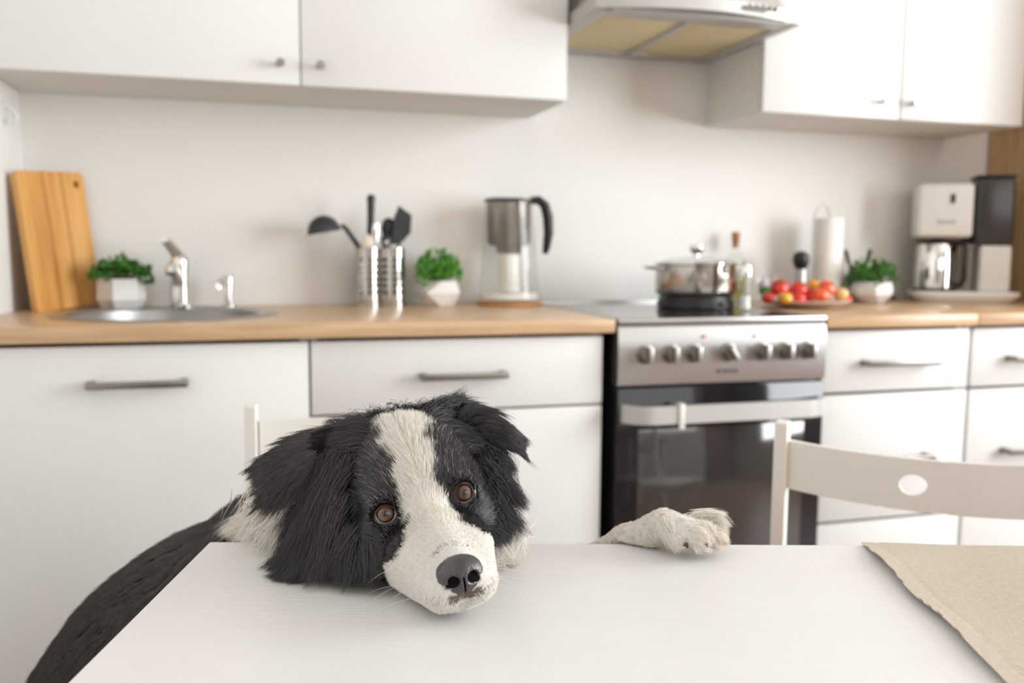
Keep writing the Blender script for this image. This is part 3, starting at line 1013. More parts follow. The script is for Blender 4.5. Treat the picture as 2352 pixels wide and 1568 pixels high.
# ------------------------------------------------------------------ on the hob: pot, oil bottle, jar
t = thing('cooking_pot', 'shiny steel cooking pot with a glass lid on the hob', 'pot', (0.345, -0.285, 0.860))
t.scale = (1.14, 1.14, 0.885)
MB().lathe([(0.074, 0.0), (0.083, 0.002), (0.0835, 0.012), (0.078, 0.032), (0.0775, 0.035)], n=56).build('base_ring', 'enamel', t)
MB().lathe([(0.079, 0.035), (0.0865, 0.042), (0.088, 0.05), (0.088, 0.118), (0.0915, 0.1205), (0.0905, 0.122), (0.0865, 0.1205), (0.0865, 0.045), (0.0005, 0.040)], n=64, cap=False).build('pot_wall', 'potsteel', t)
l = MB().lathe([(0.086, 0.1225), (0.080, 0.128), (0.055, 0.138), (0.025, 0.143), (0.0005, 0.1435)], n=56, cap=False).build('lid', 'glass', t)
MB().lathe([(0.0855, 0.1218), (0.091, 0.1225), (0.091, 0.126), (0.0855, 0.1265), (0.0855, 0.1218)], n=56, cap=False).build('lid_rim', 'chrome', l)
MB().lathe([(0.006, 0.143), (0.006, 0.151), (0.013, 0.156), (0.0165, 0.165), (0.015, 0.174), (0.009, 0.177), (0.0005, 0.1775)], n=28).build('lid_knob', 'chrome', l)
for s in (-1, 1):
    MB().tube([(s * 0.086, -0.026, 0.109), (s * 0.108, -0.026, 0.113), (s * 0.116, -0.012, 0.114), (s * 0.117, 0.012, 0.114), (s * 0.108, 0.026, 0.113), (s * 0.086, 0.026, 0.109)],
              0.0045, 10).build('handle', 'chrome', t)

p = wat(1691, 700, -0.115)
t = thing('oil_bottle', 'glass oil bottle with a cork stopper behind the cooking pot', 'bottle', (0.592, -0.045, ZC))
MB().lathe([(0.0005, 0.001), (0.026, 0.001), (0.029, 0.005), (0.029, 0.105), (0.024, 0.122), (0.012, 0.140), (0.0105, 0.165), (0.0125, 0.168),
            (0.0125, 0.173), (0.0105, 0.173), (0.0095, 0.165), (0.010, 0.14), (0.022, 0.12), (0.0275, 0.104), (0.0275, 0.006), (0.0005, 0.004)], n=36, cap=False).build('glass_bottle', 'glass', t)
MB().lathe([(0.0005, 0.0055), (0.0268, 0.006), (0.027, 0.08), (0.0005, 0.08)], n=32).build('oil', 'oil', t)
MB().lathe([(0.0088, 0.150), (0.0098, 0.172), (0.0115, 0.176), (0.0115, 0.192), (0.0105, 0.194), (0.0005, 0.194)], n=20).build('cork', 'cork', t)

p = wat(1708, 716, -0.41)
t = thing('spice_jar', 'small glass salt shaker with a shiny metal cap beside the pot', 'jar', (p[0], -0.41, 0.860))
MB().lathe([(0.0005, 0.001), (0.018, 0.001), (0.020, 0.004), (0.017, 0.03), (0.0165, 0.085), (0.0155, 0.092), (0.0148, 0.085), (0.0152, 0.03), (0.018, 0.006), (0.0005, 0.005)], n=32, cap=False).build('glass_body', 'glass', t)
MB().lathe([(0.0005, 0.0055), (0.0145, 0.006), (0.0145, 0.034), (0.0005, 0.035)], n=28).build('salt', 'white', t)
MB().lathe([(0.0172, 0.084), (0.0175, 0.096), (0.016, 0.108), (0.010, 0.115), (0.0005, 0.117)], n=32).build('cap', 'chrome', t)

# ------------------------------------------------------------------ plate of tomatoes
PX = wat(1852, 700, -0.34)[0]
PY = -0.335
tag(MB().lathe([(0.0005, 0.0), (0.052, 0.0), (0.056, 0.003), (0.092, 0.012), (0.109, 0.018), (0.110, 0.020), (0.108, 0.021), (0.088, 0.0155), (0.055, 0.007), (0.0005, 0.006)], n=64, cap=False)
    .build('serving_plate', 'plate', None, (PX, PY, ZC)), 'round cream plate heaped with tomatoes on the worktop', 'plate')


def tomato(x, y, z, r, m, label, sq=0.84, ribs=0, name='tomato', cat='tomato', calyx=True, group='vegetables heaped on the plate', tilt=(0.2, 0.1)):
    t = thing(name, label, cat, (x, y, z), group=group)
    b = MB()
    def fn(u, v):
        a, el = 2 * PI * u, PI * (v - 0.5)
        rr = r * (1 + (0.05 * math.cos(ribs * a) if ribs else 0) * math.cos(el))
        dent = 1 - 0.16 * math.exp(-((v - 1) / 0.10) ** 2)
        return (rr * math.cos(el) * math.cos(a), rr * math.cos(el) * math.sin(a), rr * sq * math.sin(el) * dent)
    b.grid(fn, 32, 20, closed_u=True)
    sk = b.build('skin', m, t, rot=(tilt[0], tilt[1], 0))
    if calyx:
        g = MB()
        for k in range(5):
            a = 2 * PI * k / 5
            c_, s_ = math.cos(a), math.sin(a)
            zt_ = r * sq * 0.86
            g.add([(0, 0, zt_), (r * .22 * c_ - r * .07 * s_, r * .22 * s_ + r * .07 * c_, zt_ + r * .09), (r * .5 * c_, r * .5 * s_, zt_ + r * .02),
                   (r * .22 * c_ + r * .07 * s_, r * .22 * s_ - r * .07 * c_, zt_ + r * .09)], [(0, 1, 2, 3)])
        g.tube([(0, 0, zt_ - 0.001), (0.001, 0, zt_ + r * .22)], r * 0.06, 8)
        g.build('calyx', 'stem', sk)
    return t


zt = ZC + 0.0
for px1, py1, dy, r, m, lb, kw in (
        (1764, 684, 0.00, 0.017, 'tomato', 'small red tomato at the left rim of the plate', {}),
        (1757, 668, 0.05, 0.016, 'green', 'green cucumber end at the far left of the plate', dict(name='cucumber_piece', cat='cucumber', calyx=False)),
        (1803, 684, -0.05, 0.0185, 'yellow', 'yellow tomato at the front left of the plate', {}),
        (1790, 660, 0.00, 0.0235, 'tomato', 'red tomato topmost on the left of the plate', dict(tilt=(0.6, -0.3))),
        (1834, 685, -0.04, 0.018, 'tomato', 'dark red tomato low at the front middle of the plate', {}),
        (1835, 664, 0.00, 0.0225, 'tomato', 'bright red tomato high in the middle of the heap', dict(tilt=(0.5, 0.1))),
        (1870, 653, 0.03, 0.016, 'yellow', 'small yellow pepper at the top of the heap', dict(name='yellow_pepper', cat='pepper', ribs=4)),
        (1884, 676, -0.03, 0.0235, 'orange', 'large ribbed orange-red tomato at the front of the plate', dict(ribs=7, sq=0.75)),
        (1900, 662, 0.01, 0.0225, 'orange', 'ribbed orange tomato at the upper right of the heap', dict(ribs=6, sq=0.85, tilt=(0.7, 0.6))),
        (1932, 676, 0.00, 0.0185, 'cream', 'pale yellow onion at the right of the plate', dict(name='onion', cat='onion', sq=0.95, calyx=False)),
        (1948, 687, -0.01, 0.0105, 'pinkred', 'small red radish at the right rim of the plate', dict(name='radish', cat='radish', calyx=False)),
        (1858, 682, 0.05, 0.022, 'tomato', 'red tomato hidden low behind the others on the plate', {}),
        (1815, 676, 0.05, 0.022, 'tomato', 'red tomato at the back left of the plate', {})):
    q = wat(px1, py1, PY + dy)
    tomato(q[0], PY + dy, max(q[2], ZC + 0.010 + r * 0.8), r, m, lb, **kw)

# glass bowl with lilac garlic behind the plate
p = wat(1768, 640, -0.14)
t = thing('glass_bowl', 'small glass bowl with a lilac rim behind the plate of tomatoes', 'bowl', (p[0], -0.14, ZC))
MB().lathe([(0.0005, 0), (0.026, 0), (0.030, 0.004), (0.045, 0.045), (0.048, 0.066), (0.0465, 0.066), (0.043, 0.045), (0.028, 0.006), (0.0005, 0.004)], n=40, cap=False).build('glass_wall', 'glass', t)
M['lilac'] = mat('lilac_skin', (0.42, 0.36, 0.46), 0.5, col2=(0.66, 0.62, 0.66), nscale=50)
for k, (a, r_) in enumerate(((0.2, 0.018), (1.9, 0.017), (3.4, 0.018), (5.0, 0.016))):
    tag(MB().lathe([(0.0005, 0), (r_ * 0.7, 0.002), (r_, r_ * 0.7), (r_ * 0.75, r_ * 1.35), (r_ * 0.22, r_ * 1.75), (r_ * 0.12, r_ * 2.3), (0.0005, r_ * 2.35)], n=20).build(
        'garlic_bulb', 'lilac', None, (p[0] + 0.019 * math.cos(a), -0.14 + 0.019 * math.sin(a), ZC + 0.032 + 0.002 * k)),
        'lilac garlic bulb in the small glass bowl', 'garlic', 'garlic bulbs in the glass bowl')

# pepper mill
p = wat(1838, 640, -0.12)
t = thing('pepper_mill', 'pepper mill with a round black head behind the tomatoes', 'pepper mill', (p[0], -0.12, ZC))
MB().lathe([(0.024, 0), (0.025, 0.004), (0.021, 0.03), (0.017, 0.055), (0.0005, 0.055)], n=30).build('base', 'black', t)
MB().lathe([(0.0165, 0.055), (0.0165, 0.092), (0.0005, 0.092)], n=30).build('grinder', 'steel', t)
MB().lathe([(0.012, 0.092), (0.018, 0.098), (0.0225, 0.112), (0.023, 0.125), (0.019, 0.136), (0.008, 0.142), (0.0005, 0.143)], n=30).build('head', 'black', t)

# kitchen roll on a clear stand
p = wat(1899, 640, -0.10)
t = thing('paper_roll_stand', 'clear upright stand of the kitchen roll behind the plate', 'stand', (p[0], -0.10, ZC))
MB().lathe([(0.0005, 0), (0.062, 0), (0.064, 0.003), (0.064, 0.008), (0.0005, 0.009)], n=44).build('foot', 'glass', t)
MB().tube([(0, 0, 0.009), (0, 0, 0.24), (-0.006, 0, 0.262), (-0.022, 0, 0.275), (-0.040, 0, 0.262), (-0.050, 0, 0.235), (-0.052, 0, 0.02)], 0.0028, 8).build('wire_loop', 'silver', t)
tag(MB().lathe([(0.019, 0.0), (0.039, 0.0), (0.039, 0.225), (0.019, 0.225), (0.019, 0.0)], n=48, cap=False).build('paper_roll', 'paper', None, (p[0], -0.10, ZC + 0.0095)),
    'white kitchen paper roll standing against the wall behind the tomatoes', 'kitchen roll')

# small jar with two handles showing behind the right-hand parsley
p = wat(1975, 640, -0.075)
t = thing('storage_jar', 'small dark jar behind the right-hand parsley pot', 'jar', (p[0] + 0.01, -0.055, ZC))
MB().lathe([(0.028, 0), (0.030, 0.003), (0.030, 0.085), (0.028, 0.088), (0.026, 0.085), (0.026, 0.005), (0.0005, 0.004)], n=32, cap=False).build('jar_wall', 'dkglass', t)
for nm, lb, px1, py1, m, col in (('wooden_spoon', 'brown wooden spoon handle sticking up behind the parsley', 1944, 573, 'brown', 0), ('butter_knife', 'dark knife handle sticking up behind the parsley', 2002, 572, 'black', 1)):
    q = wat(px1, py1, -0.065)
    bs = Vector((t.location.x + (0.006 if col == 0 else -0.004), -0.055, ZC + 0.006))
    tp = Vector((q[0], -0.06, q[2])) - bs
    h_ = thing(nm, lb, 'kitchen utensil', tuple(bs))
    MB().tube([(0, 0, 0), tp * 0.6], [0.003, 0.003], 8).build('shaft', m, h_)
    MB().tube([tp * 0.58, tp * 0.75, tp * 0.95, tp], [0.004, 0.0065, 0.0075, 0.004], 12, flat=0.7).build('handle', m, h_)

# ------------------------------------------------------------------ coffee machine
def rbox(x0, x1, y0, y1, z0, z1, bev, **k):
    return MB().box(x0, x1, y0, y1, z0, z1, bev, seg=4, **k)
CR = R(-33)
cxm, cym = 1.268, -0.158
hw = 0.143
t = thing('coffee_machine', 'white filter coffee machine with a black water tank at the far right', 'coffee machine', (cxm, cym, ZC), CR)
az = lambda py: wat(2200, py, -0.17)[2] - ZC
sgn = lambda v: 1 if v >= 0 else -1
MB().grid(lambda u, v: ((hw - 0.02 + 0.02 * min(1, v * 1.6)) * (abs(math.cos(2 * PI * u)) ** 0.35) * sgn(math.cos(2 * PI * u)),
                        (0.070 + 0.014 * min(1, v * 1.6)) * (abs(math.sin(2 * PI * u)) ** 0.35) * sgn(math.sin(2 * PI * u)),
                        0.001 + 0.030 * v), 64, 8, closed_u=True).lathe([(0.0005, 0.001), (0.06, 0.001)], n=20, cap=False).build('base_tray', 'warmwhite', t)
MB().box(-hw + 0.014, hw - 0.014, -0.068, 0.070, 0.020, 0.031, 0.004).build('tray_inset', 'warmwhite', t)
MB().lathe([(0.0005, 0.0312), (0.058, 0.0312), (0.060, 0.034), (0.058, 0.036), (0.0005, 0.036)], (-0.074, -0.004, 0), 44).build('hot_plate', 'black', t)
hz0, hz1 = az(546), az(422)
rbox(-0.137, 0.010, -0.066, 0.068, hz0, hz1, 0.013).build('brew_head', 'warmwhite', t)
rbox(0.018, 0.118, -0.045, 0.070, az(562), az(409), 0.010).build('water_tank', 'dkglass', t)
MB().box(0.017, 0.119, -0.047, 0.072, az(409), az(403), 0.002).build('tank_lid', 'black', t)
rbox(0.034, 0.117, -0.045, 0.069, 0.030, az(563), 0.010).build('column', 'warmwhite', t)
rbox(0.0, 0.030, 0.0, 0.066, az(560), az(430), 0.004).build('bridge', 'black', t)
MB().box(-0.0062, 0.0062, -0.0695, -0.065, -0.013, 0.013, 0.002).build('switch', 'ink', t, loc=(-0.046, 0, az(457)))
text_part('logo_lettering', 'BRAUN', 0.0150, (-0.060, -0.0665, az(511)), (R(90), 0, 0), 'greyink', t)
lx, ly = -0.074, -0.004
c = thing('coffee_carafe', 'steel coffee pot with a black handle and lid under the coffee machine head', 'carafe',
          (cxm + lx * math.cos(CR) - ly * math.sin(CR), cym + lx * math.sin(CR) + ly * math.cos(CR), ZC + 0.0365), CR)
ch = az(556) - 0.0365
MB().lathe([(0.052, 0), (0.056, 0.003), (0.057, 0.05), (0.055, ch - 0.012), (0.050, ch - 0.004), (0.0005, ch - 0.003)], n=44).build('steel_body', 'chrome', c)
MB().lathe([(0.052, ch - 0.004), (0.0555, ch), (0.052, ch + 0.004), (0.014, ch + 0.006), (0.0095, ch + 0.0085), (0.0005, ch + 0.0085)], n=40).build('lid', 'black', c)
MB().tube([(0.044, -0.026, ch - 0.004), (0.060, -0.040, ch - 0.002), (0.069, -0.048, ch - 0.016), (0.069, -0.048, 0.03), (0.062, -0.042, 0.012), (0.046, -0.028, 0.012)], 0.0095, 12, flat=0.8).build('handle', 'black', c)
# power cord
tag(MB().tube([(1.135, -0.035, ZC + 0.0045), (1.105, -0.075, ZC + 0.010), (1.075, -0.085, ZC + 0.016), (1.045, -0.060, ZC + 0.0120), (1.055, -0.022, ZC + 0.0045)], 0.005, 8).build('power_cord', 'black'),
    'short black power cord left of the coffee machine base', 'cord')

# hook on the left wall
p = wat(8, 250, -0.16)
t = thing('wall_hook', 'white hook on the left wall under the wall cabinet', 'hook', (-1.2095, -0.15, 1.275))
MB().box(0.0, 0.004, -0.012, 0.012, -0.012, 0.03, 0.001).build('plate', 'white', t)
MB().tube([(0.003, 0, 0.02), (0.02, 0, 0.008), (0.026, 0, -0.006), (0.020, 0, -0.018), (0.012, 0, -0.016)], 0.0045, 10).build('hook_arm', 'white', t)

# ------------------------------------------------------------------ dining table
TR = R(-15.85)
t = thing('dining_table', 'white painted wooden dining table the dog rests its head on', 'table', (-0.761, -1.522, 0), TR)
TL_, TD, TZ = 1.25, 0.76, 0.75
MB().box(0, TL_, -TD, 0, TZ - 0.022, TZ, 0.0025, seg=3).build('tabletop', 'tablew', t)
MB().box(0.06, TL_ - 0.06, -0.075, -0.055, TZ - 0.10, TZ - 0.0225).box(0.06, TL_ - 0.06, -TD + 0.055, -TD + 0.075, TZ - 0.10, TZ - 0.0225).box(
    0.055, 0.075, -TD + 0.08, -0.08, TZ - 0.10, TZ - 0.0225).box(TL_ - 0.075, TL_ - 0.055, -TD + 0.08, -0.08, TZ - 0.10, TZ - 0.0225).build('apron', 'tablew', t)
for x in (0.05, TL_ - 0.095):
    for y in (-0.095, -TD + 0.05):
        MB().box(x, x + 0.045, y, y + 0.045, 0, TZ - 0.0225, 0.003).build('leg', 'tablew', t)

# table runner: ribbed cotton, its left edge slightly raised from the table
ra = math.atan2(-0.237, -0.084) + PI / 2          # direction of its left edge
e0 = np.array([-0.2235, -1.6735])
ed = np.array([-0.084, -0.237]) / np.hypot(0.084, 0.237)
ew = np.array([-ed[1], ed[0]])
if ew[0] < 0:
    ew = -ew
run = bpy.data.objects.new('tmp', None)
b = MB()
nu, nv = 60, 90
Lr, Wr = 0.90, 0.42
rn = random.Random(4)
def rf(u, v, top):
    d = Lr * v
    s = Wr * (u ** 1.8)
    wob = 0.0014 * math.sin(d * 34 + 1.0) + 0.0009 * math.sin(d * 71 + 2.1)
    lift = (0.0046 * min(1, d / 0.05) + 0.0007 * math.sin(d * 40)) * math.exp(-s / 0.030)
    seam = -0.0006 * math.exp(-((s - 0.013) / 0.0015) ** 2)
    x, y = s + wob * math.exp(-s / 0.05), -d
    return (x, y, (0.0014 if top else 0.0) + lift + seam + 0.0003 * math.sin(x * 60 + d * 20))
vs = [rf(i / nu, j / nv, 1) for j in range(nv + 1) for i in range(nu + 1)] + [rf(i / nu, j / nv, 0) for j in range(nv + 1) for i in range(nu + 1)]
o_ = (nu + 1) * (nv + 1)
fs = []
for j in range(nv):
    for i in range(nu):
        a = j * (nu + 1) + i
        fs.append((a, a + 1, a + nu + 2, a + nu + 1))
        fs.append((a + o_, a + nu + 1 + o_, a + nu + 2 + o_, a + 1 + o_))
for j in range(nv):
    for i in (0, nu):
        a = j * (nu + 1) + i
        fs.append((a, a + nu + 1, a + nu + 1 + o_, a + o_))
for i in range(nu):
    for j in (0, nv):
        a = j * (nu + 1) + i
        fs.append((a, a + 1, a + 1 + o_, a + o_))
b.add(vs, fs)
bpy.data.objects.remove(run)
RN = b.build('table_runner', 'fabric', None, (e0[0], e0[1], TZ + 0.0004), (0, 0, math.atan2(ew[1], ew[0])))
tag(RN, 'beige ribbed cotton table runner across the right end of the white table', 'table runner')


# ------------------------------------------------------------------ folding chairs
def chair(label, loc, rotz, half, sag):
    """back bow bulges towards local -y; posts lean with local x tilt"""
    t = thing('folding_chair', label, 'chair', loc, rotz, 'white folding chairs at the table')
    zt, zb = 0.745, 0.679
    n = 26
    vs, fs = [], []
    def cy(x):
        return -sag * (1 - (x / half) ** 2)
    hr, hz = 0.0145, (zt + zb) / 2
    b = MB()
    th = 0.009
    xs = [-half + 2 * half * k / 60 for k in range(61)]
    zs = [zb + (zt - zb) * k / 16 for k in range(17)]
    # grid warped round the grip hole
    front, back = {}, {}
    def warp(x, z):
        dx, dz = x - 0.0, z - hz
        d = math.hypot(dx, dz)
        return d
    V, F = [], []
    K = 28
    # three regions: left slab, ring block round the hole, right slab
    bx = 0.040
    def pt(x, z, s):
        sl = -2 * -sag * x / half ** 2
        nx, ny = -sl, 1.0
        ln = math.hypot(nx, ny)
        return (x + s * th / 2 * nx / ln, cy(x) + s * th / 2 * ny / ln, z)
    def slab(xa, xb, m):
        o = len(V)
        for s in (-1, 1):
            for i in range(m + 1):
                for z in (zb, zt):
                    V.append(pt(xa + (xb - xa) * i / m, z, s))
        q = 2 * (m + 1)
        for i in range(m):
            a = o + 2 * i
            F.append((a, a + 2, a + 3, a + 1))
            F.append((a + q, a + 1 + q, a + 3 + q, a + 2 + q))
            F.append((a, a + q, a + q + 2, a + 2))
            F.append((a + 1, a + 3, a + q + 3, a + q + 1))
    slab(-half, -bx, 16)
    slab(bx, half, 16)
    o = len(V)
    for s in (-1, 1):
        for k in range(K):
            a = 2 * PI * k / K
            c_, s_ = math.cos(a), math.sin(a)
            V.append(pt(hr * 1.12 * c_, hz + hr * 0.92 * s_, s))
            sc = min(bx / max(abs(c_), 1e-6), (zt - zb) / 2 / max(abs(s_), 1e-6))
            V.append(pt(sc * c_, hz + sc * s_, s))
    q = 2 * K
    for k in range(K):
        a, c2 = o + 2 * k, o + 2 * ((k + 1) % K)
        F.append((a, c2, c2 + 1, a + 1))
        F.append((a + q, a + 1 + q, c2 + 1 + q, c2 + q))
        F.append((a, a + q, c2 + q, c2))
        F.append((a + 1, c2 + 1, c2 + 1 + q, a + 1 + q))
    b.add(V, F)
    # corners of the block round the hole
    for sx in (-1, 1):
        pass
    bk = b.build('backrest', 'chairw', t)
    for s in (-1, 1):
        p = MB()
        x = s * (half + 0.010)
        # rear post, slightly splayed, from the floor to above the back
        p.add([], [])
        sec = [(0.0, 0.770), (0.0, 0.60), (0.03, 0.45), (0.17, 0.0)]
        vs, fs = [], []
        for (yy, zz) in sec:
            for dx, dy in ((-0.009, -0.013), (0.009, -0.013), (0.009, 0.013), (-0.009, 0.013)):
                vs.append((x + dx, yy + dy, zz))
        for i in range(len(sec) - 1):
            for k in range(4):
                fs.append((4 * i + k, 4 * i + (k + 1) % 4, 4 * i + 4 + (k + 1) % 4, 4 * i + 4 + k))
        fs += [(0, 3, 2, 1), (12, 13, 14, 15)]
        p.add(vs, fs)
        p.build('post', 'chairw', t, mods=[('BEVEL', dict(width=0.002, segments=2))])
        q_ = MB()
        vs = []
        x2_ = s * (half - 0.012)
        for yy, zz in ((0.30, 0.42), (-0.03, 0.0)):
            for dx, dy in ((-0.009, -0.012), (0.009, -0.012), (0.009, 0.012), (-0.009, 0.012)):
                vs.append((x2_ + dx, yy + dy, zz))
        q_.add(vs, [(k, (k + 1) % 4, 4 + (k + 1) % 4, 4 + k) for k in range(4)] + [(3, 2, 1, 0), (4, 5, 6, 7)])
        q_.build('leg', 'chairw', t)
    MB().box(-half - 0.0, half + 0.0, -0.0, 0.35, 0.425, 0.443, 0.004).build('seat', 'chairw', t)
    MB().box(-half, half, 0.150, 0.172, 0.075, 0.105, 0.002).build('stretcher', 'chairw', t)
    return t


def vw(x, d, z):
    """view-aligned horizontal coordinates (right, ahead) to world"""
    return (CAM[0] + x * math.cos(YAW) - d * math.sin(YAW), CAM[1] + x * math.sin(YAW) + d * math.cos(YAW), z)


mx_ = (0.381 + 0.157 * 0.894, 1.201 * math.cos(PITCH) - 0.157 * 0.447)
chair('white folding chair with a round grip hole in its curved back, at the right', vw(mx_[0] + 0.0, mx_[1] + 0.02, 0), YAW - R(26.6), 0.158, 0.040)
chair('white folding chair behind the dog, only its left post and back showing', vw(-0.218, 1.343, 0), YAW + R(8) + PI, 0.158, 0.022)

# ------------------------------------------------------------------ the dog
# Modelled in view-aligned metric coordinates: x right, y up, z towards the viewer (z = -depth).
rng = np.random.default_rng(11)
B3 = np.stack([_R, _U, -_f])                       # rows: local axes in world


def q3(px, py, dep):
    return np.array([(px - 1176) / FPX * dep, -(py - 784) / FPX * dep, -dep])


def to_world(p):
    return CAM + p @ B3


def to_local(w):
    return (np.asarray(w, float) - CAM) @ B3.T


UPL = B3 @ np.array([0, 0, 1.0])                   # world up in local axes
TABN = UPL
tcos, tsin = math.cos(TR), math.sin(TR)

# head frame: l = dog's left (image right), m = along the muzzle, d = up out of the skull
EL, ER = q3(885, 1180, 0.664), q3(1065, 1130, 0.6815)
HE = (EL + ER) / 2
hl = (ER - EL) / np.linalg.norm(ER - EL)
nz = q3(1058, 1318, 0.597) - HE
hN = nz - hl * (nz @ hl)
hN /= np.linalg.norm(hN)
hD0 = np.cross(hN, hl)
if hD0[1] < 0:
    hD0 = -hD0
ca, sa = math.cos(R(12)), math.sin(R(12))
hm = ca * hN + sa * hD0
hd = ca * hD0 - sa * hN
HB = np.stack([hl, hm, hd])


def H(l, m, d):
    return HE + np.array([l, m, d]) @ HB


def can(p):
    return (p - HE) @ HB.T


def sd_ell(p, c, r, basis=None):
    v = p - c
    if basis is not None:
        v = v @ basis.T
    r = np.asarray(r, dtype=v.dtype)
    k0 = np.sqrt(((v / r) ** 2).sum(-1)) + 1e-9
    k1 = np.sqrt(((v / (r * r)) ** 2).sum(-1)) + 1e-9
    return k0 * (k0 - 1) / k1


def sd_cap(p, a, b, ra, rb):
    ab = b - a
    t = np.clip(((p - a) @ ab) / (ab @ ab), 0, 1)
    d = np.sqrt((((p - a) - t[..., None] * ab) ** 2).sum(-1))
    return d - (ra + (rb - ra) * t)


def smin(a, b, k):
    h = np.clip(0.5 + 0.5 * (b - a) / k, 0, 1)
    return b + (a - b) * h - k * h * (1 - h)


RB = 0.0103                                        # eyeball radius
EYES = []
for (ex, ey, ed_) in ((885, 1179, 0.6630), (1065, 1131, 0.6800)):
    s = q3(ex, ey, ed_)
    v = s / np.linalg.norm(s)
    EYES.append(s + v * RB)                        # ball centre behind the visible front


def head_sdf(p):
    c = can(p)
    f = lambda *a: np.array(a, dtype=float)
    a = np.stack([np.abs(c[..., 0]), c[..., 1], c[..., 2]], -1)
    s = sd_ell(c, f(0, -.060, .000), f(.050, .066, .045))                   # cranium
    s = smin(s, sd_ell(a, f(.024, -.020, .006), f(.017, .020, .014)), .012)   # brows
    s = smin(s, sd_ell(a, f(.036, -.048, -.034), f(.028, .044, .034)), .018)  # cheeks
    s = smin(s, sd_ell(a, f(.030, -.012, -.022), f(.017, .018, .016)), .012)  # cheekbone under the eye
    s = smin(s, sd_cap(c, f(0, -.012, -.010), f(0, .078, -.020), .0165, .0115), .014)  # bridge
    s = smin(s, sd_cap(a, f(.0170, .020, -.034), f(.0118, .074, -.032), .0235, .0150), .012)  # flews
    s = smin(s, sd_cap(c, f(0, -.040, -.058), f(0, .066, -.0435), .022, .0105), .012)   # lower jaw
    s = smin(s, sd_ell(c, f(0, -.090, -.035), f(.052, .05, .05)), .03)       # occiput and throat
    return s


def body_sdf(p):
    S, Md, Hp = q3(690, 1365, .935), q3(520, 1495, 1.0), q3(335, 1655, 1.06)
    N0, N1 = H(0, -.085, -.035), q3(850, 1215, .835)
    s = sd_cap(p, N0, N1, .052, .072)
    s = smin(s, sd_cap(p, N1, S, .072, .108), .04)
    s = smin(s, sd_cap(p, S, Md, .110, .126), .03)
    s = smin(s, sd_cap(p, Md, Hp, .127, .123), .05)
    s = smin(s, sd_ell(p, q3(395, 1565, 1.03), (.124, .124, .112)), .05)
    # foreleg that reaches up on to the table (its paw lies on the table edge)
    s = smin(s, sd_cap(p, q3(850, 1360, .90), q3(1130, 1440, .875), .060, .034), .04)
    s = smin(s, sd_cap(p, q3(1130, 1440, .875), q3(1335, 1310, .825), .032, .021), .012)
    s = smin(s, sd_cap(p, q3(1335, 1310, .825), q3(1440, 1247, .790), .020, .0135), .010)
    s = smin(s, sd_cap(p, q3(1440, 1247, .790), q3(1524, 1207, .7625), .0135, .0145), .012)
    for a, b, ra, rb in (((1528, 1212, .757), (1556, 1241, .740), .0105, .0088), ((1545, 1206, .757), (1604, 1237, .736), .0105, .0094),
                         ((1540, 1205, .762), (1640, 1233, .747), .0115, .0092), ((1535, 1205, .768), (1640, 1217, .765), .0110, .0088)):
        s = smin(s, sd_cap(p, q3(*a), q3(*b), ra, rb), .0025)
    # other foreleg, below the table, paw on the chair seat
    wl = lambda x, d, z: to_local(vw(x, d, z))
    s = smin(s, sd_cap(p, q3(720, 1450, .94), wl(-.215, 1.00, .56), .055, .030), .04)
    s = smin(s, sd_cap(p, wl(-.215, 1.00, .56), wl(-.185, 1.045, .475), .028, .019), .012)
    s = smin(s, sd_cap(p, wl(-.185, 1.045, .470), wl(-.165, 1.005, .464), .019, .018), .012)
    # hind legs on the floor, hocks pointing back
    for o in (-.065, .065):
        d0 = 1.06 + o
        s = smin(s, sd_cap(p, wl(-.45, d0, .46), wl(-.432, d0, .31), .085, .045), .05)
        s = smin(s, sd_cap(p, wl(-.432, d0, .31), wl(-.535, d0, .145), .042, .022), .02)
        s = smin(s, sd_cap(p, wl(-.535, d0, .145), wl(-.515, d0, .035), .021, .020), .012)
        s = smin(s, sd_cap(p, wl(-.515, d0, .028), wl(-.445, d0, .024), .023, .021), .012)
    s = smin(s, sd_cap(p, wl(-.50, 1.06, .47), wl(-.60, 1.06, .36), .032, .030), .03)
    s = smin(s, sd_cap(p, wl(-.60, 1.06, .36), wl(-.63, 1.05, .18), .030, .012), .02)
    return s


LIDS = ([(-23, 6), (-17, -7), (-6, -15), (8, -16), (19, -8), (28, 4), (21, 14), (8, 21), (-5, 22), (-17, 17)],
        [(-16, 6), (-15, -8), (-8, -18), (3, -22), (13, -16), (19.5, -4), (20, 7), (14, 17), (2, 23), (-9, 19)])


def lid_curve(e, lids):
    """closed lid opening in the eye's own plane (metres)"""
    k = -e[2] / FPX
    pts = np.array(lids, float) * k
    pts[:, 1] *= -1

    def cr(t_):
        i = int(t_) % len(pts)
        f = t_ - int(t_)
        p0, p1, p2, p3 = pts[i - 1], pts[i], pts[(i + 1) % len(pts)], pts[(i + 2) % len(pts)]
        return 0.5 * ((2 * p1) + (-p0 + p2) * f + (2 * p0 - 5 * p1 + 4 * p2 - p3) * f * f + (-p0 + 3 * p1 - 3 * p2 + p3) * f ** 3)
    cv = np.array([cr(t_) for t_ in np.linspace(0, len(pts), 61)[:-1]])
    v = -e / np.linalg.norm(e)
    xr = np.cross(np.array([0, 1.0, 0]), v)
    xr /= np.linalg.norm(xr)
    ctr = cv.mean(0)
    pc = cv - ctr
    pa = np.arctan2(pc[:, 1], pc[:, 0])
    o_ = np.argsort(pa)
    return dict(e=e, v=v, xr=xr, yr=np.cross(v, xr), ctr=ctr, cv=cv, pa=pa[o_], pr=np.linalg.norm(pc, axis=1)[o_])


LC = [lid_curve(e, l_) for e, l_ in zip(EYES, LIDS)]


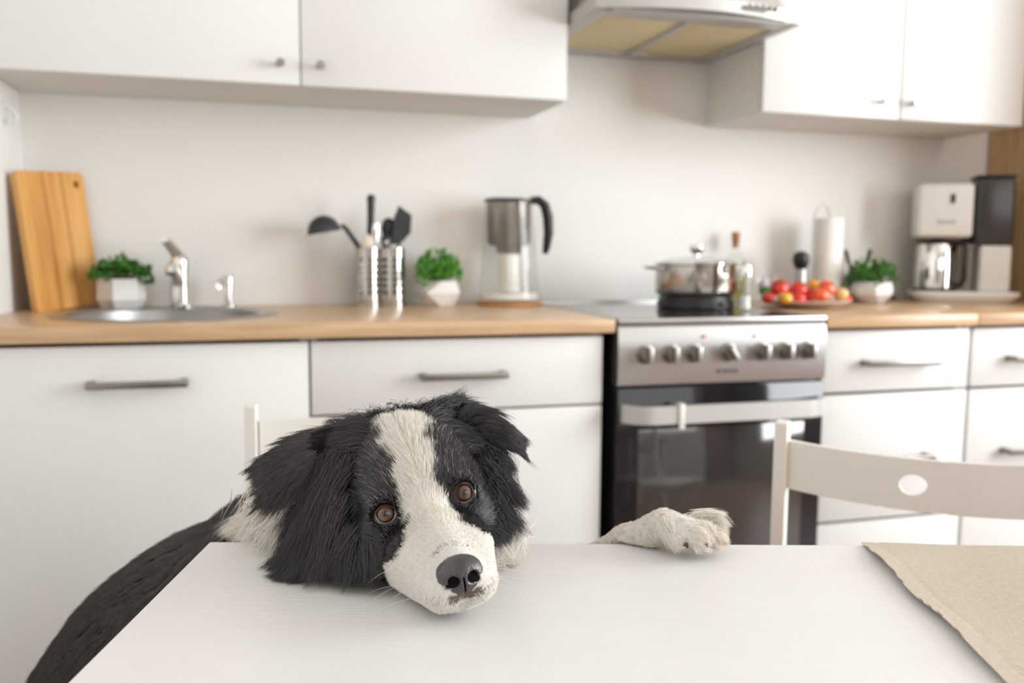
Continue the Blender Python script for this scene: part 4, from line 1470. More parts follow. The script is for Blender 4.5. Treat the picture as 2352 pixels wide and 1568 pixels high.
def lid_gap(p, L_):
    r_ = p - L_['e']
    qx, qy = r_ @ L_['xr'] - L_['ctr'][0], r_ @ L_['yr'] - L_['ctr'][1]
    return np.hypot(qx, qy) - np.interp(np.arctan2(qy, qx), L_['pa'], L_['pr'], period=2 * PI), r_ @ L_['v']


def lid_cut(p, e, v):
    L_ = [q for q in LC if q['e'] is e][0]
    near = ((p - e) ** 2).sum(-1) < .035 ** 2
    out_ = np.full(p.shape[:-1], .02)
    if near.any():
        g, h = lid_gap(p[near], L_)
        out_[near] = np.maximum(g - .0011, .002 - h)
    return out_


def dog_sdf(p):
    h = head_sdf(p)
    s = smin(h, body_sdf(p), .022)
    for e in EYES:
        v = -e / np.linalg.norm(e)
        s = smin(s, np.sqrt(((p - (e + v * .0005)) ** 2).sum(-1)) - .0128, .008)
    for e in EYES:
        v = -e / np.linalg.norm(e)
        s = np.maximum(s, -(np.sqrt(((p - e) ** 2).sum(-1)) - RB * 1.07))
        s = np.maximum(s, -lid_cut(p, e, v))
    # flattened against the table top (only over the table)
    w = CAM + p @ B3
    rel = w[..., :2] - np.array([-0.761, -1.522])
    ty = -rel[..., 0] * tsin + rel[..., 1] * tcos
    tx = rel[..., 0] * tcos + rel[..., 1] * tsin
    over = np.maximum(np.maximum(ty - 0.003, -tx - 0.003), 0)       # 0 over the table
    cut = np.where(over > 0, -1.0, (TZ + 0.0012) - w[..., 2])
    cut = np.where(w[..., 2] < 0.715, -1.0, cut)
    # belly rests on the chair seat and does not pass through it
    vx = (w[..., 0] - CAM[0]) * math.cos(YAW) + (w[..., 1] - CAM[1]) * math.sin(YAW)
    vd = -(w[..., 0] - CAM[0]) * math.sin(YAW) + (w[..., 1] - CAM[1]) * math.cos(YAW)
    seat = (vx > -.392) & (vx < -.03) & (vd > .955) & (vd < 1.42) & (w[..., 2] < .455)
    cut = np.maximum(cut, np.where(seat, .4455 - w[..., 2], -1.0))
    return np.maximum(s, cut)


def surface_nets(fn, ax):
    X, Y, Z = ax
    F = np.empty((len(X), len(Y), len(Z)), np.float32)
    gy, gz = np.meshgrid(Y, Z, indexing='ij')
    step = 6
    for i in range(0, len(X), step):
        xs = X[i:i + step]
        P = np.empty((len(xs), len(Y), len(Z), 3))
        P[..., 0] = xs[:, None, None]
        P[..., 1] = gy
        P[..., 2] = gz
        F[i:i + step] = fn(P)
    Sg = F < 0
    nx, ny, nzz = [n - 1 for n in F.shape]
    cnt = np.zeros((nx, ny, nzz), np.int8)
    for a in (0, 1):
        for b in (0, 1):
            for c in (0, 1):
                cnt += Sg[a:a + nx, b:b + ny, c:c + nzz]
    act = (cnt > 0) & (cnt < 8)
    ci = np.argwhere(act)
    idx = -np.ones(act.shape, np.int64)
    idx[act] = np.arange(len(ci))
    acc = np.zeros((len(ci), 3))
    num = np.zeros(len(ci))
    cor = [(a, b, c) for a in (0, 1) for b in (0, 1) for c in (0, 1)]
    AX = [X, Y, Z]
    for i in range(8):
        for j in range(i + 1, 8):
            dd = [abs(cor[i][k] - cor[j][k]) for k in range(3)]
            if sum(dd) != 1:
                continue
            A = ci + np.array(cor[i])
            Bq = ci + np.array(cor[j])
            fa = F[A[:, 0], A[:, 1], A[:, 2]]
            fb = F[Bq[:, 0], Bq[:, 1], Bq[:, 2]]
            m_ = (fa < 0) != (fb < 0)
            t_ = np.where(m_, fa / np.where(fa - fb == 0, 1, fa - fb), 0)
            pa = np.stack([AX[k][A[:, k]] for k in range(3)], -1)
            pb = np.stack([AX[k][Bq[:, k]] for k in range(3)], -1)
            acc += np.where(m_[:, None], pa + t_[:, None] * (pb - pa), 0)
            num += m_
    V = acc / num[:, None]
    faces = []
    for axk in range(3):
        o1, o2 = [k for k in range(3) if k != axk]
        sl0 = [slice(None)] * 3
        sl1 = [slice(None)] * 3
        sl0[axk] = slice(0, -1)
        sl1[axk] = slice(1, None)
        cr = Sg[tuple(sl0)] != Sg[tuple(sl1)]
        e = np.argwhere(cr)
        ok = (e[:, o1] > 0) & (e[:, o2] > 0) & (e[:, o1] < F.shape[o1] - 1) & (e[:, o2] < F.shape[o2] - 1)
        e = e[ok]
        s0 = Sg[e[:, 0], e[:, 1], e[:, 2]]
        def cell(d1, d2):
            c = e.copy()
            c[:, o1] -= d1
            c[:, o2] -= d2
            return idx[c[:, 0], c[:, 1], c[:, 2]]
        q = np.stack([cell(1, 1), cell(0, 1), cell(0, 0), cell(1, 0)], -1)
        flip = s0 if axk != 1 else ~s0
        q[~flip] = q[~flip][:, ::-1]
        faces.append(q)
    return V, np.concatenate(faces)


def axis(lo, hi, fine, coarse, spans):
    v = [lo]
    while v[-1] < hi:
        x = v[-1]
        d = min([0 if a <= x <= b else min(abs(x - a), abs(x - b)) for a, b in spans])
        v.append(x + min(coarse, fine + d * 0.25))
    return np.array(v)


AXX = axis(-.72, .22, .0022, .011, [(-.215, -.02), (.09, .175)])
AXY = axis(-.96, .03, .0022, .011, [(-.215, -.055)])
AXZ = axis(-1.26, -.575, .0022, .011, [(-.80, -.59)])
DV, DF = surface_nets(dog_sdf, (AXX, AXY, AXZ))


def coat(p, nrm=None):
    """0 = white coat, 1 = black coat, by where on the dog (head frame and body)"""
    c = can(p)
    l, m, d = c[:, 0], c[:, 1], c[:, 2]
    n1 = 0.0025 * np.sin(m * 210 + l * 90) + 0.0015 * np.sin(m * 470 + 1.3)
    hw = np.interp(m, [-.125, -.112, -.095, -.06, -.035, -.012, .004, .018, .030, .042, .055],
                   [.000, .005, .0120, .0160, .0138, .0108, .0118, .0165, .0210, .032, .09])
    # the blaze widens down the side of the muzzle
    l = l - np.interp(m, [-.12, -.07, -.03, 0], [.0115, .0065, .0015, 0])
    hw = hw + np.clip(-d - .030, 0, 1) * np.interp(m, [-.02, .02, .05], [0.0, 1.2, 3]) + np.clip(-d - .020, 0, 1) * np.interp(m, [-.008, .012, .03], [0, 1.2, 3])
    k = np.clip((np.abs(l + .001) + n1 - hw) / .0055, 0, 1)
    k = k * (1 - .22 * (m < -.03) * np.clip(1 - (np.abs(l) - hw) / .018, 0, 1) * (l > 0))
    under = np.clip((-d - .066 - .35 * np.clip(-m - .02, 0, .1)) / .006, 0, 1) * (m > -.09)
    k = k * (1 - under)
    # eyebrows and cheeks stay black; behind the cheeks the ruff is white
    nosez = sd_ell(np.stack([np.abs(l), m, d], -1), np.array([0, .081, -.0205]), np.array([.0150, .0135, .0125])) < 0
    k = np.where(nosez, 1.0, k)
    head = (m > -.125 + .0 * l) & (np.abs(l) < .11) & (d > -.10)
    X, Y, Z = p[:, 0], p[:, 1], p[:, 2]
    px = 1176 + FPX * X / -Z
    dep = -Z
    # body: white collar and chest, black back
    S = q3(690, 1365, .935)
    ax_ = q3(520, 1495, 1.0) - S
    ax_ = ax_ / np.linalg.norm(ax_)
    t = (p - S) @ ax_
    body = np.clip((t - (-.125) + .010 * np.sin(Y * 90)) / .02, 0, 1)
    wz = CAM[2] + p @ B3[:, 2]
    chest = (X > -.19) & (wz < .70)
    body = np.where(chest, 0, body)
    low = wz < .16
    body = np.where(low, 0, body)
    foreleg = X > .0
    body = np.where(foreleg & ~head, 0, body)
    return np.where(head, k, body), head


def obj_from(name, V, Fq, m, parent, colour=None, smooth=True):
    me = bpy.data.meshes.new(name)
    me.vertices.add(len(V))
    me.vertices.foreach_set('co', V.astype(np.float32).ravel())
    Fq = np.asarray(Fq)
    nl = Fq.shape[1]
    me.loops.add(len(Fq) * nl)
    me.loops.foreach_set('vertex_index', Fq.astype(np.int32).ravel())
    me.polygons.add(len(Fq))
    me.polygons.foreach_set('loop_start', np.arange(0, len(Fq) * nl, nl, dtype=np.int32))
    me.polygons.foreach_set('loop_total', np.full(len(Fq), nl, np.int32))
    me.update(calc_edges=True)
    me.validate()
    me.polygons.foreach_set('use_smooth', [smooth] * len(me.polygons))
    if colour is not None:
        at_ = me.color_attributes.new('coat', 'FLOAT_COLOR', 'POINT')
        at_.data.foreach_set('color', np.concatenate([colour, np.ones((len(colour), 1))], 1).astype(np.float32).ravel())
    me.materials.append(m)
    o = bpy.data.objects.new(name, me)
    C.objects.link(o)
    if parent:
        o.parent = parent
    return o


def laplace(V, Fq, it=2, lam=.5):
    n = len(V)
    e = np.concatenate([Fq[:, [0, 1]], Fq[:, [1, 2]], Fq[:, [2, 3]], Fq[:, [3, 0]]])
    for _ in range(it):
        s = np.zeros_like(V)
        c = np.zeros(n)
        np.add.at(s, e[:, 0], V[e[:, 1]])
        np.add.at(s, e[:, 1], V[e[:, 0]])
        np.add.at(c, e[:, 0], 1)
        np.add.at(c, e[:, 1], 1)
        V = V + lam * (s / np.maximum(c, 1)[:, None] - V)
    return V


DV = laplace(DV, DF, 2, .45)
BLACK, WHITE, TAN_ = np.array([.0075, .0060, .0056]), np.array([.93, .895, .84]), np.array([.42, .30, .22])
ck, hd_ = coat(DV)
_c = can(DV)
_mouth = (_c[:, 1] > .070) & (_c[:, 2] < -.030) & (_c[:, 2] > -.0375) & (np.abs(_c[:, 0]) < .0125)
basecol = WHITE * .80 * (1 - ck[:, None]) + BLACK * ck[:, None]
basecol[_mouth] = (.17, .125, .115)


def coat_mat(name, rough=0.6):
    m = bpy.data.materials.new(name)
    m.use_nodes = True
    nt = m.node_tree
    b = nt.nodes['Principled BSDF']
    b.inputs['Roughness'].default_value = rough
    b.inputs['Specular IOR Level'].default_value = 0.05
    a = nt.nodes.new('ShaderNodeAttribute')
    a.attribute_name = 'coat'
    n = nt.nodes.new('ShaderNodeTexNoise')
    n.inputs['Scale'].default_value = 260
    mx = nt.nodes.new('ShaderNodeMixRGB')
    mx.blend_type = 'MULTIPLY'
    mx.inputs[0].default_value = 0.35
    nt.links.new(a.outputs['Color'], mx.inputs[1])
    nt.links.new(n.outputs['Fac'], mx.inputs[2])
    nt.links.new(mx.outputs[0], b.inputs['Base Color'])
    return m


def fur_mat():
    """hair: pigment from each strand's own colour, with a sheen along the strand"""
    m = bpy.data.materials.new('dog_fur')
    m.use_nodes = True
    nt = m.node_tree
    nt.nodes.remove(nt.nodes['Principled BSDF'])
    out = nt.nodes['Material Output']
    a = nt.nodes.new('ShaderNodeAttribute')
    a.attribute_name = 'coat'
    d = nt.nodes.new('ShaderNodeBsdfDiffuse')
    nt.links.new(a.outputs['Color'], d.inputs[0])
    tr = nt.nodes.new('ShaderNodeBsdfHair')
    tr.component = 'Transmission'
    tr.inputs['RoughnessU'].default_value = 0.35
    tr.inputs['RoughnessV'].default_value = 0.9
    nt.links.new(a.outputs['Color'], tr.inputs[0])
    m1 = nt.nodes.new('ShaderNodeMixShader')
    m1.inputs[0].default_value = 0.22
    nt.links.new(d.outputs[0], m1.inputs[1])
    nt.links.new(tr.outputs[0], m1.inputs[2])
    rf_ = nt.nodes.new('ShaderNodeBsdfHair')
    rf_.component = 'Reflection'
    rf_.inputs[0].default_value = (0.93, 0.95, 1.0, 1)
    rf_.inputs['Offset'].default_value = R(-6)
    rf_.inputs['RoughnessU'].default_value = 0.11
    rf_.inputs['RoughnessV'].default_value = 0.6
    m2 = nt.nodes.new('ShaderNodeMixShader')
    m2.inputs[0].default_value = 0.075
    nt.links.new(m1.outputs[0], m2.inputs[1])
    nt.links.new(rf_.outputs[0], m2.inputs[2])
    nt.links.new(m2.outputs[0], out.inputs[0])
    return m


M['coat'] = coat_mat('dog_coat_skin')
M['fur'] = fur_mat()

dog = thing('dog', 'black and white border collie resting its chin on the white table', 'dog', (0, 0, 0))
body = obj_from('body', to_world(DV), DF, M['coat'], dog, basecol)

# ---- eyes
def eye_mat():
    m = bpy.data.materials.new('dog_eye')
    m.use_nodes = True
    nt = m.node_tree
    b = nt.nodes['Principled BSDF']
    b.inputs['Roughness'].default_value = 0.35
    b.inputs['Coat Weight'].default_value = 1.0
    b.inputs['Coat Roughness'].default_value = 0.015
    b.inputs['Coat IOR'].default_value = 1.45
    tc = nt.nodes.new('ShaderNodeTexCoord')
    sp = nt.nodes.new('ShaderNodeSeparateXYZ')
    nt.links.new(tc.outputs['Object'], sp.inputs[0])
    v = nt.nodes.new('ShaderNodeVectorMath')
    v.operation = 'LENGTH'
    cb = nt.nodes.new('ShaderNodeCombineXYZ')
    nt.links.new(sp.outputs[0], cb.inputs[0])
    nt.links.new(sp.outputs[1], cb.inputs[1])
    nt.links.new(cb.outputs[0], v.inputs[0])
    n = nt.nodes.new('ShaderNodeTexNoise')
    n.inputs['Scale'].default_value = 900
    nt.links.new(tc.outputs['Object'], n.inputs['Vector'])
    mr = nt.nodes.new('ShaderNodeMapRange')
    mr.inputs['From Max'].default_value = RB
    nt.links.new(v.outputs['Value'], mr.inputs[0])
    r = nt.nodes.new('ShaderNodeValToRGB')
    e = r.color_ramp.elements
    e[0].position, e[0].color = 0.0, (.004, .003, .003, 1)
    e[1].position, e[1].color = 1.0, (.66, .60, .57, 1)
    for p_, c_ in ((.20, (.004, .003, .003)), (.30, (.09, .040, .020)), (.44, (.19, .088, .038)), (.53, (.10, .040, .016)), (.575, (.012, .007, .006)), (.635, (.014, .009, .008)), (.67, (.55, .52, .52)), (.73, (.74, .71, .71))):
        q = e.new(p_)
        q.color = c_ + (1,)
    nt.links.new(mr.outputs[0], r.inputs[0])
    mx = nt.nodes.new('ShaderNodeMixRGB')
    mx.blend_type = 'MULTIPLY'
    mx.inputs[0].default_value = 0.25
    nt.links.new(r.outputs[0], mx.inputs[1])
    nt.links.new(n.outputs['Fac'], mx.inputs[2])
    nt.links.new(mx.outputs[0], b.inputs['Base Color'])
    return m


M['eye'] = eye_mat()
M['lid'] = mat('eyelid_skin', (.016, .011, .010), 0.45, noise=.4, nscale=300, coat=.3)
M['lidpink'] = mat('inner_lid', (.085, .052, .050), 0.3, noise=.2, nscale=300, coat=.4)
EYEPOLY = []
for e, lids in zip(EYES, LIDS):
    vdir = -e / np.linalg.norm(e)
    xr = np.cross(np.array([0, 1.0, 0]), vdir)
    xr /= np.linalg.norm(xr)
    yr = np.cross(vdir, xr)
    W3 = np.stack([xr, yr, vdir]) @ B3              # rows: eye axes in world
    b = MB()
    nn_, nv_ = 48, 32
    # ball with a slightly bulging cornea
    def fn(u, v):
        a, el = 2 * PI * u, PI * (v - 0.5)
        z_ = math.sin(el)
        rr = RB * (1 + 0.045 * math.exp(-((1 - z_) / 0.09)))
        return (rr * math.cos(el) * math.cos(a), rr * math.cos(el) * math.sin(a), rr * z_)
    b.grid(fn, nn_, nv_, closed_u=True)
    o = b.build('eye', 'eye', dog)
    o.matrix_world = Matrix.Translation(Vector(to_world(e))) @ Matrix([list(r_) for r_ in W3.T]).to_4x4()
    # lids
    k = e[2] * -1 / FPX
    pts = np.array(lids, float) * k
    pts[:, 1] *= -1
    tt = np.linspace(0, len(pts), 61)[:-1]
    def cr(t_):
        i = int(t_) % len(pts)
        f = t_ - int(t_)
        p0, p1, p2, p3 = pts[i - 1], pts[i], pts[(i + 1) % len(pts)], pts[(i + 2) % len(pts)]
        return 0.5 * ((2 * p1) + (-p0 + p2) * f + (2 * p0 - 5 * p1 + 4 * p2 - p3) * f * f + (-p0 + 3 * p1 - 3 * p2 + p3) * f ** 3)
    cv = np.array([cr(t_) for t_ in tt])
    ctr = cv.mean(0)
    EYEPOLY.append((e, xr, yr, vdir, ctr, cv))
    def ring(sc, off, dz):
        out_ = []
        for q in cv:
            dv = q - ctr
            w2 = ctr + dv * (1 + sc / max(np.linalg.norm(dv), 1e-6))
            rho = np.linalg.norm(q)
            z0_ = math.sqrt(max((RB + .0004) ** 2 - rho * rho, (RB * .35) ** 2))
            out_.append((w2[0], w2[1], z0_ + dz))
        return out_
    def strip(rings, nm, m_):
        b = MB()
        vs = [p_ for r_ in rings for p_ in r_]
        n_ = len(cv)
        b.add(vs, [(i * n_ + k_, i * n_ + (k_ + 1) % n_, (i + 1) * n_ + (k_ + 1) % n_, (i + 1) * n_ + k_) for i in range(len(rings) - 1) for k_ in range(n_)])
        o_ = b.build(nm, m_, dog)
        o_.matrix_world = Matrix.Translation(Vector(to_world(e))) @ Matrix([list(r_) for r_ in W3.T]).to_4x4()
        return o_
    strip([ring(.0, 0, -.0016), ring(.0001, 0, .0004), ring(.0005, 0, .0009), ring(.0010, 0, .0008)], 'inner_eyelid', 'lidpink')
    strip([ring(.0009, 0, .0008), ring(.0015, 0, .0009), ring(.0024, 0, .0000), ring(.0036, 0, -.0018), ring(.0055, 0, -.0055), ring(.007, 0, -.010)], 'eyelid', 'lid')

# ---- nose leather
def nose_sdf(p):
    f = lambda *a: np.array(a, dtype=float)
    a = np.stack([np.abs(p[..., 0]), p[..., 1], p[..., 2]], -1)
    s = sd_ell(p, f(0, .0805, -.0195), f(.0138, .0125, .0115))
    s = smin(s, sd_ell(a, f(.0088, .0800, -.0215), f(.0074, .0100, .0092)), .004)
    s = smin(s, sd_ell(p, f(0, .0820, -.0265), f(.0095, .0095, .0075)), .005)
    hole = sd_ell(a, f(.0066, .0925, -.0205), f(.0039, .0085, .0040))
    hole = np.minimum(hole, sd_ell(a, f(.0112, .0885, -.0236), f(.0052, .0075, .0016)))
    s = -smin(-s, hole, .0020)
    groove = np.maximum(np.abs(p[..., 0]) - .00035, np.maximum(p[..., 2] + .0185, -(p[..., 1] - .0875)))
    s = -smin(-s, groove, .0016)
    return s


gx = np.arange(-.019, .019, .00045)
gy = np.arange(.062, .1, .00045)
gz = np.arange(-.034, -.002, .00045)
NV, NF = surface_nets(nose_sdf, (gx, gy, gz))
NV = laplace(NV, NF, 1, .4)
M['nose'] = mat('nose_leather', (.030, .027, .029), 0.30, noise=.3, nscale=200, spec=.7, coat=.5)
nt = M['nose'].node_tree
tc = nt.nodes.new('ShaderNodeTexCoord')
vo = nt.nodes.new('ShaderNodeTexVoronoi')
vo.inputs['Scale'].default_value = 1100
nt.links.new(tc.outputs['Object'], vo.inputs['Vector'])
bp = nt.nodes.new('ShaderNodeBump')
bp.inputs['Strength'].default_value = 0.55
bp.inputs['Distance'].default_value = 0.0004
nt.links.new(vo.outputs['Distance'], bp.inputs['Height'])
nt.links.new(bp.outputs[0], nt.nodes['Principled BSDF'].inputs['Normal'])
nt.links.new(bp.outputs[0], nt.nodes['Principled BSDF'].inputs['Coat Normal'])
NW = HE + NV @ HB
obj_from('nose', to_world(NW), NF, M['nose'], dog)

# ---- ears: curved flaps with real thickness
EARS = {
    'a': [[(820, 985, .738), (800, 1018, .722), (785, 1062, .722)],
          [(765, 985, .732), (742, 1030, .708), (735, 1085, .712)],
          [(700, 1003, .726), (683, 1058, .698), (698, 1115, .704)],
          [(642, 1034, .722), (636, 1090, .694), (657, 1138, .700)],
          [(606, 1062, .720), (604, 1110, .700), (617, 1150, .702)]],
    'b': [[(1000, 945, .768), (1035, 985, .748), (1065, 1030, .748)],
          [(1050, 925, .768), (1085, 968, .742), (1110, 1020, .744)],
          [(1108, 938, .764), (1132, 976, .738), (1145, 1020, .742)],
          [(1150, 965, .762), (1162, 992, .742), (1165, 1022, .746)],
          [(1180, 1000, .758), (1186, 1016, .750), (1188, 1030, .752)]]}


def catmull(P, t):
    n = len(P) - 1
    x = t * n
    i = min(int(x), n - 1)
    f = x - i
    p0, p1, p2, p3 = P[max(i - 1, 0)], P[i], P[i + 1], P[min(i + 2, n)]
    return 0.5 * ((2 * p1) + (-p0 + p2) * f + (2 * p0 - 5 * p1 + 4 * p2 - p3) * f * f + (-p0 + 3 * p1 - 3 * p2 + p3) * f ** 3)


EARMESH = {}
for key, rows in EARS.items():
    G = [[q3(*c_) for c_ in row] for row in rows]
    NU, NVv = 26, 16
    pts = np.zeros((NU, NVv, 3))
    for i in range(NU):
        u_ = i / (NU - 1)
        col = [catmull([row[k_] for row in G], u_) for k_ in range(3)]
        for j in range(NVv):
            pts[i, j] = catmull(col, j / (NVv - 1))
    du = np.gradient(pts, axis=0)
    dv = np.gradient(pts, axis=1)
    nr = np.cross(du, dv)
    nr /= np.linalg.norm(nr, axis=-1, keepdims=True)
    if nr[..., 2].mean() < 0:
        nr = -nr
    uu = np.linspace(0, 1, NU)[:, None, None]
    th_ = 0.0022 * (1.2 - uu)
    top_, bot_ = pts + nr * th_, pts - nr * th_
    Vt = np.concatenate([top_.reshape(-1, 3), bot_.reshape(-1, 3)])
    q = []
    o_ = NU * NVv
    for i in range(NU - 1):
        for j in range(NVv - 1):
            a_ = i * NVv + j
            q.append((a_, a_ + NVv, a_ + NVv + 1, a_ + 1))
            q.append((a_ + o_, a_ + 1 + o_, a_ + NVv + 1 + o_, a_ + NVv + o_))
    for i in range(NU - 1):
        for j in (0, NVv - 1):
            a_ = i * NVv + j
            q.append((a_, a_ + o_, a_ + NVv + o_, a_ + NVv) if j == 0 else (a_, a_ + NVv, a_ + NVv + o_, a_ + o_))
    for j in range(NVv - 1):
        for i in (0, NU - 1):
            a_ = i * NVv + j
            q.append((a_, a_ + 1, a_ + 1 + o_, a_ + o_))
    eo = obj_from('ear', to_world(Vt), q, M['coat'], dog, np.tile(BLACK, (len(Vt), 1)))
    EARMESH[key] = (eo, pts, du, dv, nr)

# ------------------------------------------------------------------ fur
def tri_sample(V, Fq, n, weight=None):
    T = np.concatenate([Fq[:, [0, 1, 2]], Fq[:, [0, 2, 3]]])
    a, b, c = V[T[:, 0]], V[T[:, 1]], V[T[:, 2]]
    cr_ = np.cross(b - a, c - a)
    ar = np.linalg.norm(cr_, axis=1)
    nrm_ = cr_ / np.maximum(ar, 1e-12)[:, None]
    w = ar.copy()
    if weight is not None:
        w *= weight((a + b + c) / 3)
    cum = np.cumsum(w)
    i = np.searchsorted(cum, rng.random(n) * cum[-1])
    i = np.minimum(i, len(T) - 1)
    r1, r2 = rng.random(n), rng.random(n)
    m_ = r1 + r2 > 1
    r1[m_], r2[m_] = 1 - r1[m_], 1 - r2[m_]
    P = a[i] + r1[:, None] * (b[i] - a[i]) + r2[:, None] * (c[i] - a[i])
    return P, nrm_[i]


def unit(v):
    return v / np.maximum(np.linalg.norm(v, axis=-1, keepdims=True), 1e-9)


def vnoise(p, s, seed):
    """smooth pseudo noise vector field"""
    r_ = np.random.default_rng(seed)
    out_ = np.zeros((len(p), 3))
    for k in range(5):
        w = r_.normal(size=(3, 3)) * s
        ph = r_.uniform(0, 6.28, 3)
        out_ += np.sin(p @ w + ph)
    return out_ / 2.6


def grow(P, N, D, L, droop, rad, col, npt=6, clump=0.0, cl_r=0.0, curl=0.12, seed=0, name='fur', parent=None, cols_tip=None, avoid=True):
    n = len(P)
    L = L[:, None]
    t = np.linspace(0, 1, npt)
    pts = np.zeros((n, npt, 3))
    pts[:, 0] = P - N * 0.0005
    d = D.copy()
    jit = rng.normal(size=(n, 3)) * curl
    g = -UPL
    for k in range(1, npt):
        d = unit(d + (g * droop[:, None] + jit) / (npt - 1))
        pts[:, k] = pts[:, k - 1] + d * L / (npt - 1)
    if clump > 0:
        ng = max(8, int(n * cl_r))
        gi = rng.choice(n, ng, replace=False)
        gp = P[gi]
        near = np.zeros(n, int)
        for s0 in range(0, n, 4000):
            dd = ((P[s0:s0 + 4000, None, :] - gp[None]) ** 2).sum(-1)
            near[s0:s0 + 4000] = dd.argmin(1)
        gpts = pts[gi][near]
        cw = clump * (rng.random(n) * .5 + .6)
        w = (t[None, :] ** 1.3) * np.clip(cw, 0, .95)[:, None]
        # follow the guide's shape, keeping the strand's own length
        tgt = gpts * w[..., None] + pts * (1 - w[..., None])
        pts = tgt
    if avoid:
        Wp = CAM + pts.reshape(-1, 3) @ B3
        rel = Wp[:, :2] - np.array([-0.761, -1.522])
        ty = -rel[:, 0] * tsin + rel[:, 1] * tcos
        tx = rel[:, 0] * tcos + rel[:, 1] * tsin
        on = (ty < 0.004) & (tx > -0.004) & (Wp[:, 2] > 0.60)
        lift_ = TZ + 0.0008 + 0.0025 * rng.random(len(Wp))
        z_ = np.where(on & (Wp[:, 2] < lift_), lift_, Wp[:, 2])
        Wp[:, 2] = z_
        pts_w = Wp.reshape(n, npt, 3)
    else:
        pts_w = CAM + pts @ B3
    cu = bpy.data.hair_curves.new(name)
    cu.add_curves([npt] * n)
    cu.attributes['position'].data.foreach_set('vector', pts_w.astype(np.float32).ravel())
    ra_ = cu.attributes.get('radius') or cu.attributes.new('radius', 'FLOAT', 'POINT')
    rr = rad[:, None] * np.interp(t, [0, .5, 1], [1, .85, .12])[None]
    ra_.data.foreach_set('value', rr.astype(np.float32).ravel())
    ca_ = cu.attributes.new('coat', 'FLOAT_COLOR', 'POINT')
    if cols_tip is None:
        cc = np.repeat(col[:, None, :], npt, 1)
    else:
        cc = col[:, None, :] * (1 - t[None, :, None]) + cols_tip[:, None, :] * t[None, :, None]
    cc = np.concatenate([cc, np.ones((n, npt, 1))], -1)
    ca_.data.foreach_set('color', cc.astype(np.float32).ravel())
    cu.materials.append(M['fur'])
    o = bpy.data.objects.new(name, cu)
    C.objects.link(o)
    if parent:
        o.parent = parent
    return o


def colours(k, n, brown=0.0):
    """k: 0 white .. 1 black"""
    r_ = rng.random((n, 1))
    wt = WHITE * (0.86 + 0.16 * rng.random((n, 1)))
    wt = wt * (1 - .10 * (r_ > .8)) * np.where(r_ > .85, np.array([[1, .95, .86]]), 1)
    bk = BLACK * (0.6 + 1.0 * rng.random((n, 1)))
    bk = bk + (rng.random((n, 1)) ** 3) * np.asarray(brown).reshape(-1, 1) * np.array([[.060, .036, .022]])  # brown tint paints a sunlit look into some black strands
    pick = (rng.random(n) < k)[:, None]
    return np.where(pick, bk, wt)


# --- head
def headw(p):
    c = can(p)
    m = c[:, 1]
    inside = (m > -.135) & (m < .1) & (c[:, 2] > -.085) & (np.abs(c[:, 0]) < .09)
    vis = (p[:, 2] > -.80)
    w = np.where(inside & vis, 1.0, 0.0)
    w = np.where(m > .02, w * 1.25, w)
    return w


def face_flow(c, nl_):
    l, m, d = c[:, 0], c[:, 1], c[:, 2]
    s = np.sign(l)
    z0 = np.zeros_like(l)
    muz = np.clip((m - .005) / .03, 0, 1)
    back = np.clip((-m - .03) / .05, 0, 1)
    low = np.clip((-d - .015) / .03, 0, 1)
    side = np.clip((np.abs(l) - .02) / .03, 0, 1)
    v = np.stack([s * (.18 + .55 * side * (1 - muz) + .25 * muz), -1.0 + z0, .25 * (1 - low) - .75 * low * (1 - muz) - .35 * muz * side], -1)
    # under the nose the hair runs down
    front = np.clip((m - .072) / .01, 0, 1) * (d < -.024)
    v = v * (1 - front[:, None]) + front[:, None] * np.stack([s * .3, -.3 + z0, -1 + z0], -1)
    # brow hairs stand up and out
    return v @ HB


def eye_gap(P):
    """distance outside the lid opening (<0 inside)"""
    out_ = np.full(len(P), 1.0)
    for e, xr_, yr_, vd_, ctr_, cv_ in EYEPOLY:
        r_ = P - e
        q_ = np.stack([r_ @ xr_, r_ @ yr_], -1) - ctr_
        an = np.arctan2(q_[:, 1], q_[:, 0])
        pc = cv_ - ctr_
        pa = np.arctan2(pc[:, 1], pc[:, 0])
        o_ = np.argsort(pa)
        rad_ = np.interp(an, pa[o_], np.linalg.norm(pc, axis=1)[o_], period=2 * PI)
        g_ = np.linalg.norm(q_, axis=1) - rad_ - .0016
        out_ = np.minimum(out_, np.where(np.linalg.norm(r_, axis=1) < .03, g_, 1))
    return out_


def nose_gap(P):
    c = can(P)
    s = sd_ell(np.stack([np.abs(c[:, 0]), c[:, 1], c[:, 2]], -1), np.array([0, .081, -.0185]), np.array([.0172, .0145, .0140]))
    return s


nH = 150000
P, N = tri_sample(DV, DF, nH, headw)
c = can(P)
gap = eye_gap(P)
ng_ = nose_gap(P)
keep = (gap > 0) & (ng_ > 0.0002)
P, N, c, gap, ng_ = P[keep], N[keep], c[keep], gap[keep], ng_[keep]
k, _ = coat(P)
l, m, d = c.T
L = np.interp(m, [-.13, -.10, -.06, -.03, 0, .03, .09], [.024, .019, .0145, .0115, .0080, .0052, .0042])
rear = np.clip((-m - .035) / .04, 0, 1) * np.clip((np.abs(l) - .030) / .02, 0, 1)
lowr = np.clip((-d - .005) / .03, 0, 1)
L = L + rear * (.012 + .020 * lowr)
jaw = np.clip((-d - .045) / .015, 0, 1) * (m < .02)
L = L + jaw * .012
L = L * np.clip(gap / .012 + .30, 0, 1) * np.clip(ng_ / .006 + .35, 0, 1)
L = L * (0.75 + .5 * rng.random(len(P)))
D = face_flow(c, None)
D = D + .22 * vnoise(P, 55, 3)
mouth_ = (m > .070) & (d < -.029) & (d > -.038) & (np.abs(l) < .0125)
